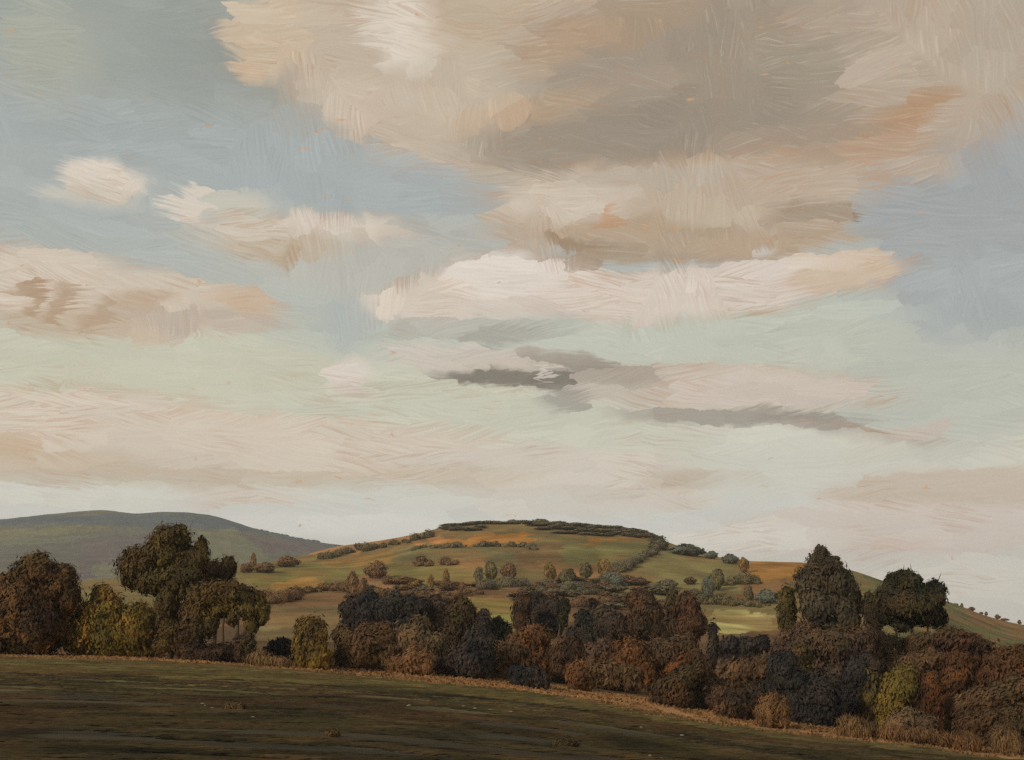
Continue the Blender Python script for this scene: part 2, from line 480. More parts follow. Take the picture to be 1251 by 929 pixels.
def hit(x, y, ymin=13.5, ymax=3400):
    """where the line of sight through a picture point meets the land"""
    u, s = pix_dir(x, y)
    Y = np.exp(np.linspace(math.log(ymin), math.log(ymax), 6000))
    d = s * Y - H(np.full_like(Y, float(u)), Y)
    k = np.nonzero(d <= 0)[0]
    Yh = Y[k[0]] if len(k) else 880.0
    return np.array([u * Yh, Yh, float(H(u, Yh)[0]) + EYE])


def at(x, Y, y=None):
    """ground point below picture column x at distance Y (or the point itself when y is given)"""
    yy = y if y is not None else 780.0
    u, s = pix_dir(x, yy)
    z = s * Y if y is not None else float(H(u, Y)[0])
    return np.array([float(u) * Y, Y, float(z) + EYE])


# ---- colours of the fields (their own colours; the far hills also carry a haze tint)
px, py = project(UU, ZT_ / YY)
wob = (vnoise(XX / 9, YY / 9, 11) - .5)
pxn = px + (vnoise(px / 14, py / 5, 3) - .5) * 22 + (vnoise(px / 4, py / 2, 13) - .5) * 12
pyn = py + (vnoise(px / 22, py / 6, 4) - .5) * 6 + (vnoise(px / 6, py / 2, 14) - .5) * 4


def inpoly(X, Y, P):
    P = np.array(P, float); r = np.zeros(X.shape, bool); j = len(P) - 1
    for i in range(len(P)):
        c = (P[i, 1] > Y) != (P[j, 1] > Y)
        xi = (P[j, 0] - P[i, 0]) * (Y - P[i, 1]) / (P[j, 1] - P[i, 1] + 1e-9) + P[i, 0]
        r ^= c & (X < xi); j = i
    return r


def alb(r, g, b, k=1.55):
    return np.clip(lin((r, g, b)) * k, 0, .8)


COL = np.zeros(UU.shape + (3,))
COL[:] = alb(112, 98, 62)
n1 = vnoise(XX / 30, YY / 18, 21)[..., None]; n2 = vnoise(XX / 60, YY / 25, 22)[..., None]
# foreground field: dark worked soil near, thin olive crop towards its far edge
soil = alb(48, 45, 37); soil2 = alb(76, 64, 45); crop = alb(80, 74, 46); crop2 = alb(88, 76, 49)
band = np.interp(px, [-900, 0, 300, 480, 820, 1100, 1251, 2200], [846, 846, 850, 858, 898, 922, 948, 1010]) + (vnoise(px / 60, py / 3, 9) - .5) * 10
fcrop = np.clip((band - py) / 9 + .5, 0, 1)[..., None]
st = np.clip((vnoise(XX / 7, YY / (.6 + YY * .02), 23) * .65 + vnoise(XX / 3, YY / (.3 + YY * .008), 24) * .35 - .25) * 2, 0, 1)[..., None]
near_c = soil * (1 - .55 * st) + soil2 * (.55 * st)
far_c = crop * (1 - st) + crop2 * st
f = YY < 110
COL[f] = (near_c * (1 - fcrop) + far_c * fcrop)[f]
# verge of dry grass beyond the field
edge = 108 + wob * 8
v = (YY >= edge) & (YY < 126 + wob * 10)
COL[v] = (alb(158, 118, 80) * n1 + alb(132, 102, 68) * (1 - n1))[v]
v = (YY >= 126 + wob * 10) & (YY < 350)
COL[v] = (alb(92, 68, 46) * n1 + alb(80, 64, 44) * (1 - n1))[v]
hill = (YY >= 200) & (YY < 1000)
FIELDS = [
    ([(300, 640), (980, 640), (980, 735), (300, 735)], (112, 98, 60)),
    ([(380, 672), (400, 664), (545, 640), (545, 652), (470, 664), (395, 684)], (160, 116, 76)),
    ([(400, 684), (440, 672), (545, 648), (560, 662), (470, 676), (400, 694)], (104, 96, 60)),
    ([(300, 696), (360, 692), (490, 672), (560, 672), (545, 684), (420, 704), (310, 712)], (138, 106, 56)),
    ([(310, 690), (350, 682), (400, 690), (390, 712), (330, 720), (300, 712)], (114, 104, 56)),
    ([(385, 696), (480, 690), (600, 690), (600, 712), (480, 716), (390, 712)], (116, 106, 60)),
    ([(338, 716), (345, 708), (396, 704), (392, 716), (350, 726)], (150, 112, 56)),
    ([(470, 676), (520, 668), (660, 668), (700, 672), (690, 690), (560, 688), (480, 690)], (112, 103, 68)),
    ([(515, 672), (540, 660), (600, 654), (652, 652), (656, 662), (560, 668)], (164, 112, 50)),
    ([(500, 668), (522, 657), (545, 656), (540, 664)], (180, 126, 78)),
    ([(690, 668), (720, 658), (780, 656), (800, 662), (740, 668)], (150, 106, 50)),
    ([(670, 676), (690, 666), (790, 662), (800, 672), (760, 690), (690, 690)], (112, 107, 64)),
    ([(640, 668), (680, 664), (690, 690), (620, 696)], (112, 88, 56)),
    ([(660, 688), (760, 686), (740, 716), (660, 722)], (134, 100, 62)),
    ([(560, 686), (595, 683), (598, 694), (556, 694)], (150, 110, 74)),
    ([(436, 702), (470, 698), (480, 732), (440, 736)], (148, 108, 72)),
    ([(740, 722), (770, 704), (800, 672), (830, 668), (910, 684), (920, 712), (880, 724), (846, 738), (770, 738)], (119, 110, 70)),
    ([(800, 700), (820, 690), (840, 696), (826, 702)], (124, 112, 64)),
    ([(905, 688), (925, 680), (990, 680), (990, 712), (940, 716), (915, 706)], (146, 102, 48)),
    ([(900, 716), (960, 708), (960, 736), (900, 736)], (118, 88, 58)),
    ([(300, 734), (440, 722), (730, 718), (760, 736), (830, 738), (860, 760), (300, 762)], (98, 72, 50)),
    ([(360, 728), (420, 720), (470, 722), (460, 738), (350, 742)], (112, 82, 54)),
    ([(562, 736), (580, 730), (640, 726), (634, 752), (566, 750)], (134, 116, 62)),
    ([(596, 752), (632, 750), (630, 774), (604, 770)], (152, 146, 82)),
    ([(310, 750), (345, 742), (440, 738), (430, 786), (300, 790)], (116, 98, 66)),
    ([(310, 760), (360, 754), (366, 766), (316, 772)], (140, 124, 84)),
    ([(866, 744), (944, 748), (942, 772), (880, 774), (868, 764)], (170, 162, 104)),
    ([(880, 752), (944, 750), (942, 758), (884, 758)], (186, 176, 118)),
    ([(1050, 690), (1160, 730), (1260, 764), (2500, 830), (2500, 880), (1260, 806), (1100, 800)], (92, 90, 56)),
    ([(1160, 732), (1260, 762), (1260, 778), (1190, 760)], (118, 88, 58)),
    ([(1180, 786), (1260, 772), (1260, 777), (1190, 790)], (110, 86, 56)),
]
for P, c in FIELDS:
    w = hill & inpoly(pxn, pyn, P)
    vv = .92 * (1 + .5 * (n1 - .5) + .55 * (vnoise(XX / 8, YY / 22, 31)[..., None] - .5))
    cc = np.array(c, float) * .86 + np.array((116, 94, 60)) * .14
    COL[w] = (alb(*cc) * vv)[w]
rs = (vnoise(XX / 26, YY / 30, 71) * .6 + vnoise(XX / 9, YY / 14, 72) * .4)
rs = np.clip((rs - .52) / .16, 0, 1)[..., None] * .55 * hill[..., None]
COL = COL * (1 - rs) + alb(128, 94, 58) * rs
# far hills: part of the haze is put into these blue-grey colours
fh = YY >= 1000
base = alb(98, 97, 84) * n1 + alb(96, 92, 84) * (1 - n1)
COL[fh] = base[fh]
FAR = [
    ([(-400, 640), (300, 625), (420, 660), (420, 672), (300, 648), (60, 640), (-400, 668)], (82, 88, 92)),  # top band, tinted bluest as painted haze
    ([(-400, 660), (0, 648), (120, 642), (125, 650), (0, 660), (-400, 672)], (108, 105, 80)),
    ([(-100, 664), (60, 657), (128, 655), (130, 660), (-100, 672)], (104, 106, 88)),
    ([(90, 660), (210, 650), (190, 720), (90, 715)], (98, 90, 88)),
    ([(235, 648), (290, 645), (330, 665), (320, 690), (240, 690)], (106, 104, 82)),
    ([(290, 650), (380, 664), (400, 676), (320, 676)], (100, 88, 84)),
    ([(112, 690), (170, 688), (160, 712), (112, 716)], (108, 106, 88)),
    ([(0, 668), (90, 664), (90, 690), (0, 690)], (96, 92, 84)),
]
for P, c in FAR:
    w = fh & inpoly(pxn, py + (pyn - py) * .4, P)
    COL[w] = (alb(*c) * (1 + .25 * (n1 - .5)))[w]
COL *= (0.86 + 0.28 * vnoise(XX / 5, YY / 5, 41))[..., None]


def ground_mat(name, sx, sy, amt, bump, dist):
    m = bpy.data.materials.new(name)
    m.use_nodes = True
    nt = m.node_tree
    b = NB(nt)
    bs = nt.nodes['Principled BSDF']
    at_ = b.n('ShaderNodeAttribute', attribute_name='tint')
    geo = b.n('ShaderNodeNewGeometry')
    wv = b.vm('SCALE', b.vm('SUBTRACT', b.noise(geo.outputs['Position'], .12, 1.0).outputs['Color'], (.5, .5, .5)), scale=3.0)
    p = b.vm('ADD', geo.outputs['Position'], wv)
    s1 = b.noise(b.mapping(p, rot=(0, 0, .03), sc=(sx, sy, sy)), 1.0, 6.0, .72).outputs[0]
    s2 = b.noise(b.mapping(p, rot=(0, 0, -.10), sc=(sx * .35, sy * .22, sy)), 1.0, 3.0, .6).outputs[0]
    g = b.m('ADD', b.m('MULTIPLY', s1, .6), b.m('MULTIPLY', s2, .4))
    k = b.mapr(g, .32, .68, 1 - amt, 1 + amt, False)
    c = b.vm('SCALE', at_.outputs['Color'], scale=k)
    # paler, warmer dry stems here and there
    s3 = b.noise(b.mapping(p, rot=(0, 0, .05), sc=(sx * .8, sy * 3.5, sy)), 1.0, 2.0, .5).outputs[0]
    c = b.mix(b.mapr(s3, .62, .74, 0, .22), c, b.vm('MULTIPLY', at_.outputs['Color'], (2.1, 1.75, 1.3)))
    nt.links.new(c, bs.inputs['Base Color'])
    bs.inputs['Roughness'].default_value = .95
    bs.inputs['Specular IOR Level'].default_value = .08
    bp = b.n('ShaderNodeBump')
    bp.inputs['Strength'].default_value = bump
    bp.inputs['Distance'].default_value = dist
    nt.links.new(g, bp.inputs['Height'])
    nt.links.new(bp.outputs[0], bs.inputs['Normal'])
    return m


def mesh_np(name, V, F, mat=None, parent=None, loc=None, smooth=False, col=None, F3=None):
    """one mesh object from numpy vertices and quads (F) and triangles (F3)"""
    me = bpy.data.meshes.new(name)
    V = np.asarray(V, np.float32)
    F = np.asarray(F, np.int32).reshape(-1, 4)
    n4 = len(F)
    F3 = np.zeros((0, 3), np.int32) if F3 is None else np.asarray(F3, np.int32).reshape(-1, 3)
    n3 = len(F3)
    me.vertices.add(len(V))
    me.vertices.foreach_set('co', V.ravel())
    me.loops.add(n4 * 4 + n3 * 3)
    me.loops.foreach_set('vertex_index', np.concatenate([F.ravel(), F3.ravel()]))
    me.polygons.add(n4 + n3)
    st = np.concatenate([np.arange(n4) * 4, n4 * 4 + np.arange(n3) * 3]).astype(np.int32)
    me.polygons.foreach_set('loop_start', st)
    me.update(calc_edges=True)
    if smooth:
        me.polygons.foreach_set('use_smooth', np.ones(n4 + n3, bool))
    if col is not None:
        a = me.color_attributes.new('tint', 'FLOAT_COLOR', 'POINT')
        a.data.foreach_set('color', np.concatenate([col, np.ones((len(col), 1))], 1).astype(np.float32).ravel())
    if mat is not None:
        me.materials.append(mat)
    o = bpy.data.objects.new(name, me)
    C.objects.link(o)
    if loc is not None:
        o.location = loc
    if parent is not None:
        o.parent = parent
    return o


M_FIELD = ground_mat('worked_soil', .07, 1.1, .6, .9, .10)
M_VALLEY = ground_mat('rough_grass', .5, 1.6, .35, .5, .25)
M_HILL = ground_mat('hill_pasture', .05, .16, .28, .5, 1.0)
M_FAR = ground_mat('far_pasture', .012, .03, .22, .3, 3.0)


def strip(name, y0, y1, mat):
    i0 = np.searchsorted(YF, y0); i1 = min(np.searchsorted(YF, y1), len(YF) - 1)
    r = i1 - i0 + 1; c = len(UF)
    V = np.stack([XX[i0:i1 + 1], YY[i0:i1 + 1], ZT_[i0:i1 + 1] + EYE], -1).reshape(-1, 3)
    a = (np.arange(r - 1)[:, None] * c + np.arange(c - 1)[None]).ravel()
    F = np.stack([a, a + 1, a + c + 1, a + c], 1)
    o = mesh_np(name, V, F, mat, smooth=True, col=COL[i0:i1 + 1].reshape(-1, 3))
    o['kind'] = 'structure'
    return o


strip('field', 13, 110, M_FIELD)
strip('valley', 110, 350, M_VALLEY)
strip('hill', 350, 1150, M_HILL)
strip('distant_hill', 1150, 4600, M_FAR)
# the same field goes on under and behind the viewer
gx, gy = np.meshgrid(np.linspace(-33.8, 33.8, 50), np.linspace(-70, 13, 60))
V = np.stack([gx, gy, near_plane(gx) + EYE], -1).reshape(-1, 3)
a = (np.arange(59)[:, None] * 50 + np.arange(49)[None]).ravel()
o = mesh_np('field', V, np.stack([a, a + 1, a + 51, a + 50], 1), M_FIELD, smooth=True, col=np.tile(soil, (len(V), 1)))
o['kind'] = 'structure'
t = np.linspace(0, 2 * pi, 65)[:-1]
V = np.concatenate([[(0, 0, -60)], np.stack([4700 * np.cos(t), 4700 * np.sin(t), np.full(64, -60.0)], 1)])
o = mesh_np('ground', V, np.zeros((0, 4)), M_FAR, col=np.tile(alb(100, 92, 60), (65, 1)), F3=[(0, i + 1, (i + 1) % 64 + 1) for i in range(64)])
o['kind'] = 'structure'

# ------------------------------------------------------------------ foliage
MATS = {}


def foliage_mat(name, c0, c1, c2, k=2.0, blend=.6):
    if name in MATS:
        return MATS[name]
    m = bpy.data.materials.new(name)
    m.use_nodes = True
    nt = m.node_tree
    b = NB(nt)
    bs = nt.nodes['Principled BSDF']
    geo = b.n('ShaderNodeNewGeometry')
    nz = b.noise(geo.outputs['Position'], .45, 2.0, .6).outputs[0]
    f = b.m('ADD', b.m('MULTIPLY', geo.outputs['Random Per Island'], .16), b.m('MULTIPLY', b.mapr(nz, .3, .7, 0, 1, False), .84))
    c = b.ramp(f, [(.12, lin(c0) * k), (.5, lin(c1) * k), (.88, lin(c2) * k)])
    # autumn umber runs through whole stretches of the hedgerow
    um = b.noise(geo.outputs['Position'], .11, 2.0, .6).outputs[0]
    c = b.mix(b.mapr(um, .42, .66, 0, blend), c, tuple(lin((70, 50, 34)) * k))
    um2 = b.noise(b.vm('ADD', geo.outputs['Position'], (31, 7, 3)), .16, 2.0, .6).outputs[0]
    c = b.mix(b.mapr(um2, .48, .68, 0, blend), c, tuple(lin((58, 52, 32)) * k))
    streak = b.noise(b.mapping(geo.outputs['Position'], sc=(7, 7, .9)), 1.0, 1.0).outputs[0]
    c = b.vm('SCALE', c, scale=b.mapr(streak, .3, .7, .8, 1.2, False))
    nt.links.new(c, bs.inputs['Base Color'])
    bs.inputs['Roughness'].default_value = .85
    bs.inputs['Specular IOR Level'].default_value = .15
    MATS[name] = m
    return m


PAL = {
    'dark_olive': ((38, 32, 24), (58, 49, 29), (84, 71, 36)),
    'brown_olive': ((40, 30, 24), (62, 46, 30), (92, 66, 40)),
    'olive_orange': ((68, 60, 30), (92, 78, 36), (122, 88, 46)),
    'olive_bright': ((52, 42, 26), (82, 66, 32), (116, 92, 40)),
    'blue_dark': ((36, 32, 30), (48, 43, 40), (66, 56, 48)),
    'black_brown': ((36, 29, 25), (52, 40, 31), (76, 54, 38)),
    'slate': ((27, 26, 28), (38, 36, 36), (54, 48, 44)),
    'brown': ((58, 45, 33), (76, 59, 42), (98, 73, 50)),
    'grey_brown': ((66, 54, 42), (86, 70, 52), (104, 80, 56)),
    'rust': ((58, 42, 29), (82, 56, 35), (112, 72, 42)),
    'dark_rust': ((44, 30, 22), (66, 42, 26), (92, 58, 32)),
    'grey_olive': ((42, 38, 30), (58, 52, 42), (76, 66, 52)),
    'purple_brown': ((48, 39, 34), (66, 52, 43), (90, 66, 48)),
    'dark_green': ((25, 26, 21), (38, 37, 27), (56, 51, 35)),
    'red_black': ((38, 28, 25), (54, 38, 31), (80, 54, 39)),
    'tan': ((80, 62, 42), (97, 75, 50), (112, 87, 59)),
    'tan_orange': ((78, 57, 38), (95, 69, 46), (112, 82, 54)),
    'hill_green': ((64, 60, 44), (80, 73, 51), (98, 86, 57)),
    'hill_grey': ((70, 66, 55), (84, 78, 61), (98, 87, 65)),
    'hill_brown': ((78, 60, 44), (92, 70, 49), (108, 82, 55)),
    'hill_blue': ((68, 73, 68), (80, 83, 74), (92, 92, 76)),
    'hill_wood': ((78, 73, 60), (92, 85, 66), (106, 94, 70)),
    'hill_scrub': ((64, 50, 38), (78, 60, 44), (94, 72, 50)),
    'hill_olive': ((84, 68, 40), (104, 82, 46), (126, 98, 54)),
    'dry_weed': ((36, 30, 22), (54, 46, 32), (80, 64, 44)),
}


def fmat(p):
    return foliage_mat('foliage_' + p, *PAL[p], blend=.15 if p.startswith(('hill', 'tan')) else .22 if p in ('slate', 'olive_orange', 'olive_bright') else .6)


bark = bpy.data.materials.new('bark')
bark.use_nodes = True
_b = NB(bark.node_tree)
_g = _b.n('ShaderNodeNewGeometry')
_n = _b.noise(_b.mapping(_g.outputs['Position'], sc=(9, 9, 1.2)), 1.0, 3.0).outputs[0]
bark.node_tree.links.new(_b.ramp(_n, [(.3, lin((58, 44, 34)) * 1.6), (.7, lin((86, 66, 50)) * 1.6)]), bark.node_tree.nodes['Principled BSDF'].inputs['Base Color'])
bark.node_tree.nodes['Principled BSDF'].inputs['Roughness'].default_value = .9


def lump_fn(rng, k=5):
    A = rng.normal(0, 1, (k, 3)) * rng.uniform(2.0, 6.0, (k, 1)); ph = rng.uniform(0, 6.28, k)

    def fn(d):
        return np.sin(d @ A.T + ph).sum(1) / k
    return fn


def foliage(lobes, lw, ll, cover, rng, tilt=.75, core=True, spread=.07, lumpiness=.5, lean=0.0, twigs=0.0):
    """dabs of leaves over the surface of a few lobes, with a solid heart; returns vertices, quads"""
    VS, FS, n0 = [], [], 0
    Cn = np.array([l[0] for l in lobes], float); R = np.array([l[1] for l in lobes], float)
    cen = Cn.mean(0); ext = (Cn + R).max(0) - (Cn - R).min(0)
    for i in range(len(lobes)):
        c, r = Cn[i], R[i]
        fn = lump_fn(rng)
        p = 1.6
        area = 4 * pi * ((((r[0] * r[1])**p + (r[0] * r[2])**p + (r[1] * r[2])**p) / 3) ** (1 / p))
        n = max(24, int(cover * area / (2 * lw * ll)))
        d = rng.normal(0, 1, (n, 3)); d /= np.linalg.norm(d, axis=1)[:, None]
        s = .90 + fn(d) * lumpiness * .5 + rng.normal(0, spread, n)
        out = rng.random(n) < .20
        s = np.where(out, s + rng.uniform(.02, .34, n), s)
        P = c + d * r * s[:, None]
        keep = np.ones(n, bool)
        for j in range(len(lobes)):
            if j != i:
                q = (P - Cn[j]) / R[j]
                keep &= (q * q).sum(1) > .55
        P, d = P[keep], d[keep]; n = len(P)
        if n:
            nr = d / r; nr /= np.linalg.norm(nr, axis=1)[:, None]
            g = (P - cen) / ext; g /= np.linalg.norm(g, axis=1)[:, None] + 1e-6
            nr = nr * .72 + g * .28 + rng.normal(0, .22, (n, 3)); nr /= np.linalg.norm(nr, axis=1)[:, None]
            tv = np.stack([rng.normal(lean, tilt, n), rng.normal(0, tilt, n), np.ones(n)], 1)
            tv -= nr * (tv * nr).sum(1)[:, None]; tv /= np.linalg.norm(tv, axis=1)[:, None] + 1e-6
            bv = np.cross(nr, tv)
            k = rng.uniform(.5, 1.35, (n, 1))
            a = tv * ll * k * rng.uniform(.7, 1.2, (n, 1)); b_ = bv * lw * k
            off = rng.uniform(-.4, .4, (n, 1))
            V = np.stack([P - a, P + b_ + a * off, P + a, P - b_ - a * off], 1).reshape(-1, 3)
            VS.append(V); FS.append(np.arange(4 * n).reshape(-1, 4) + n0); n0 += 4 * n
        nt = int(twigs * area / (lw * lw * 130)) if i < 60 else 0
        if nt:
            d = rng.normal(0, 1, (nt, 3)); d[:, 2] = np.abs(d[:, 2]) * 1.1 - .25; d /= np.linalg.norm(d, axis=1)[:, None]
            P = c + d * r * (.86 + fn(d) * lumpiness * .5)[:, None]
            t_ = d * np.array([.8, .8, .5]) + np.array([0, 0, .9]) + rng.normal(0, .35, (nt, 3)); t_ /= np.linalg.norm(t_, axis=1)[:, None]
            ln = ll * rng.uniform(1.0, 3.0, (nt, 1)) * np.minimum(1.0, r.min() / (ll * 4) + .35)
            sd = np.cross(t_, np.array([0.1, 1, 0.05])); sd /= np.linalg.norm(sd, axis=1)[:, None] + 1e-6
            sd = sd * lw * rng.uniform(.16, .42, (nt, 1))
            bow = rng.normal(0, .18, (nt, 3)) * ln
            V = np.stack([P - sd, P + sd, P + t_ * ln * .6 + bow + sd * .7, P + t_ * ln * .6 + bow - sd * .7, P + t_ * ln + bow * 1.6 + sd * .15, P + t_ * ln + bow * 1.6 - sd * .15], 1).reshape(-1, 3)
            i6 = np.arange(nt)[:, None] * 6
            VS.append(V); FS.append(np.concatenate([i6 + np.array([[0, 1, 2, 3]]), i6 + np.array([[3, 2, 4, 5]])]) + n0); n0 += 6 * nt
        if core:
            na, nb = 14, 9
            th = np.linspace(0, 2 * pi, na, endpoint=False); ph = np.linspace(.02, pi - .02, nb)
            D = np.stack([np.outer(np.sin(ph), np.cos(th)), np.outer(np.sin(ph), np.sin(th)), np.outer(np.cos(ph), np.ones(na))], -1).reshape(-1, 3)
            V = c + D * r * (.80 + fn(D) * lumpiness * .5)[:, None]
            ii = np.arange(nb - 1)[:, None] * na; jj = np.arange(na)[None]
            F = np.stack([ii + jj, ii + na + jj, ii + na + (jj + 1) % na, ii + (jj + 1) % na], -1).reshape(-1, 4)
            VS.append(V); FS.append(F + n0); n0 += len(V)
    return np.concatenate(VS), np.concatenate(FS)


def tube(path, rad, nseg=7):
    """tapered limb along points"""
    path = np.asarray(path, float); V, F = [], []
    for i, p in enumerate(path):
        a = path[max(i - 1, 0)]; b = path[min(i + 1, len(path) - 1)]
        t = (b - a) / (np.linalg.norm(b - a) + 1e-9)
        x = np.cross(t, (0.3, 1, 0.1)); x /= np.linalg.norm(x); y = np.cross(t, x)
        for k in range(nseg):
            w = 2 * pi * k / nseg
            V.append(p + (x * cos(w) + y * sin(w)) * rad[i])
    for i in range(len(path) - 1):
        for k in range(nseg):
            F.append((i * nseg + k, i * nseg + (k + 1) % nseg, (i + 1) * nseg + (k + 1) % nseg, (i + 1) * nseg + k))
    return np.array(V), np.array(F)


def limbs(specs):
    VS, FS, n = [], [], 0
    for path, rad in specs:
        V, F = tube(path, rad)
        VS.append(V); FS.append(F + n); n += len(V)
    return np.concatenate(VS), np.concatenate(FS)


def tagit(o, label, cat, group=None):
    o['label'] = label
    o['category'] = cat
    if group:
        o['group'] = group
    return o


SEED = [100]


def px_lobes(lobes, Y, rng, depth=.9, jit=.3):
    L = []
    for (x, y, rx, ry) in lobes:
        k = Y / FPX
        p = at(x, Y, y)
        d = min(rx, ry * 1.5) * depth * k
        p[1] += rng.uniform(-jit, jit) * rx * k
        r = np.array((rx * k, d, ry * k))
        L.append((p, tuple(r)))
        # smaller boughs that break the outline
        for _ in range(6):
            w = rng.uniform(0, 2 * pi); t = rng.uniform(-.35, 1.0) * pi / 2
            q = np.array([cos(w) * cos(t), sin(w) * cos(t), sin(t)])
            f = rng.uniform(.2, .5)
            m = min(r[0], r[2]) * f
            L.append((p + q * r * rng.uniform(.66, .94), (m * rng.uniform(.9, 1.5), m, m * rng.uniform(.8, 1.3))))
    return L


def near_tree(label, pal, Y, lobes, stems, cover=2.2, leaf=(1.3, 3.4), twigs=1.0, name='tree', **kw):
    SEED[0] += 1
    rng = np.random.default_rng(SEED[0])
    L = px_lobes(lobes, Y, rng)
    k = Y / FPX
    base = at(stems[0][0], Y)
    root = bpy.data.objects.new(name, None)
    root.empty_display_size = .5
    C.objects.link(root)
    root.location = base
    tagit(root, label, 'tree')
    V, F = foliage(L, leaf[0] * k, leaf[1] * k, cover, rng, twigs=twigs, **kw)
    mesh_np('crown', V - base, F, fmat(pal), root)
    sp = []
    for (x0, x1, y1, w) in stems:
        b0 = at(x0, Y); b0[2] -= .25
        b1 = at(x1, Y, y1)
        mid = b0 * .5 + b1 * .5 + np.array([rng.normal(0, .25), rng.normal(0, .2), 0])
        r = w * k
        sp.append(([b0, b0 + (mid - b0) * .35, mid, b1], [r * 1.5, r, r * .8, r * .45]))
        for (c, rr) in L:
            if abs(c[0] - b1[0]) < 45 * k and c[2] > b1[2] - rr[2]:
                m2 = mid * .35 + b1 * .65
                tip = c + np.array([0, 0, rr[2] * .4])
                sp.append(([m2, m2 * .5 + tip * .5 + np.array([0, 0, .2]), tip], [r * .5, r * .32, r * .12]))
    V, F = limbs(sp)
    mesh_np('trunk', V - base, F, bark, root, smooth=True)
    return root


def near_bush(label, pal, Y, lobes, cover=2.2, leaf=(1.3, 3.3), twigs=1.4, name='bush', cat='bush', **kw):
    SEED[0] += 1
    rng = np.random.default_rng(SEED[0])
    L = px_lobes(lobes, Y, rng)
    k = Y / FPX
    xm = float(np.mean([l[0] for l in lobes]))
    base = at(xm, Y)
    # the lowest lobes reach down to the soil
    L2 = []
    for (c, r) in L:
        L2.append((c, r))
    low = min(c[2] - r[2] for c, r in L)
    if low > base[2] - .1:
        for (c, r) in list(L):
            if c[2] - r[2] < low + 1.2:
                h = c[2] - base[2]
                L2.append((np.array([c[0], c[1], base[2] + h * .45]), (r[0] * .85, r[1] * .85, h * .55)))
    V, F = foliage(L2, leaf[0] * k, leaf[1] * k, cover, rng, twigs=twigs, **kw)
    o = mesh_np(name, V - base, F, fmat(pal), None, base)
    return tagit(o, label, cat)


# ---- the hedgerow at the far edge of the field, left to right
near_tree('large dark olive-brown tree cut by the left border of the view, beside the olive bush', 'brown_olive', 116,
          [(42, 734, 46, 40), (12, 766, 44, 40), (74, 716, 20, 22), (46, 770, 30, 32), (44, 698, 26, 20), (84, 732, 13, 18), (-34, 772, 40, 34), (24, 792, 36, 14), (20, 718, 22, 20)],
          [(40, 42, 730, 5)])
near_bush('wide olive and orange bush between the big left tree and the tall dark tree', 'olive_orange', 119,
          [(130, 752, 28, 26), (100, 778, 21, 24), (138, 780, 36, 26), (166, 770, 26, 30), (150, 798, 42, 9), (114, 764, 24, 22)], tilt=.55)
near_tree('tallest dark tree of the left hedgerow with rounded crown and shadowy stem', 'dark_olive', 117,
          [(170, 692, 24, 22), (202, 674, 26, 24), (211, 656, 22, 14), (236, 690, 20, 22), (188, 712, 28, 15), (224, 708, 26, 18), (246, 676, 9, 18), (206, 737, 16, 20), (207, 765, 14, 26), (204, 792, 18, 14), (166, 706, 15, 15)],
          [(206, 206, 690, 5), (216, 232, 700, 3)])
near_tree('small reddish-brown tree leaning out behind the tallest dark tree', 'black_brown', 123,
          [(266, 702, 16, 16), (280, 694, 9, 12), (262, 718, 14, 14)], [(262, 266, 704, 2.5)])
near_tree('spreading dark olive tree with several bare stems and light showing under its crown', 'dark_olive', 115,
          [(250, 729, 28, 15), (290, 730, 30, 14), (238, 748, 20, 18), (314, 739, 12, 13), (274, 719, 22, 9), (322, 752, 7, 13), (284, 756, 7, 10), (308, 762, 9, 12), (256, 764, 10, 16), (234, 775, 18, 26), (262, 742, 26, 12), (304, 744, 14, 12)],
          [(246, 252, 730, 4), (274, 276, 728, 2), (286, 292, 730, 2.4), (298, 302, 732, 1.8)])
near_bush('low blackish bush at the feet of the bare-stemmed olive tree', 'black_brown', 114,
          [(268, 796, 38, 10), (298, 788, 13, 12), (250, 800, 24, 7), (232, 794, 16, 11)])
near_bush('small blue-black bush beside the upright olive bush', 'slate', 120, [(343, 794, 14, 14), (334, 799, 10, 9)])
near_bush('upright rounded olive bush with yellowish streaks standing alone', 'olive_bright', 116,
          [(380, 784, 20, 26), (377, 768, 17, 14), (386, 802, 20, 10), (368, 792, 12, 18)], tilt=.5)
near_bush('brown rounded bush right of the upright olive bush', 'brown', 124,
          [(440, 790, 27, 23), (424, 802, 17, 14), (466, 780, 17, 16), (478, 800, 14, 14), (452, 806, 22, 9)])
near_tree('dark blue-black tree at the left end of the dark row behind the brown bush', 'slate', 192,
          [(434, 754, 18, 22), (452, 745, 20, 17), (446, 772, 20, 18)], [(440, 440, 750, 2.5)])
near_tree('broad blue-black tree with level top in the middle of the dark row', 'slate', 190,
          [(478, 746, 22, 18), (506, 746, 22, 17), (492, 766, 30, 20)], [(490, 490, 750, 2.5)])
near_tree('dark slate tree joining the right of the level dark row', 'blue_dark', 194,
          [(532, 747, 20, 17), (522, 766, 22, 20), (548, 764, 18, 20)], [(532, 532, 750, 2.5)])
near_tree('dark brown round-headed tree at the right end of the dark row', 'black_brown', 160,
          [(561, 757, 18, 24), (559, 742, 14, 12), (566, 778, 16, 18)], [(561, 561, 755, 2.5)])
near_bush('grey-brown peaked bush standing in front of the level dark trees', 'grey_brown', 136,
          [(505, 784, 27, 22), (513, 765, 13, 12), (526, 792, 22, 20), (490, 795, 18, 16)], tilt=.55)
near_bush('orange-tinted low bush at the field margin below the peaked bush', 'tan_orange', 121, [(492, 812, 24, 12), (508, 806, 16, 14)])
near_bush('blue-black thicket low down right of the peaked bush', 'slate', 124,
          [(574, 808, 28, 18), (550, 814, 18, 11), (584, 790, 18, 16)])
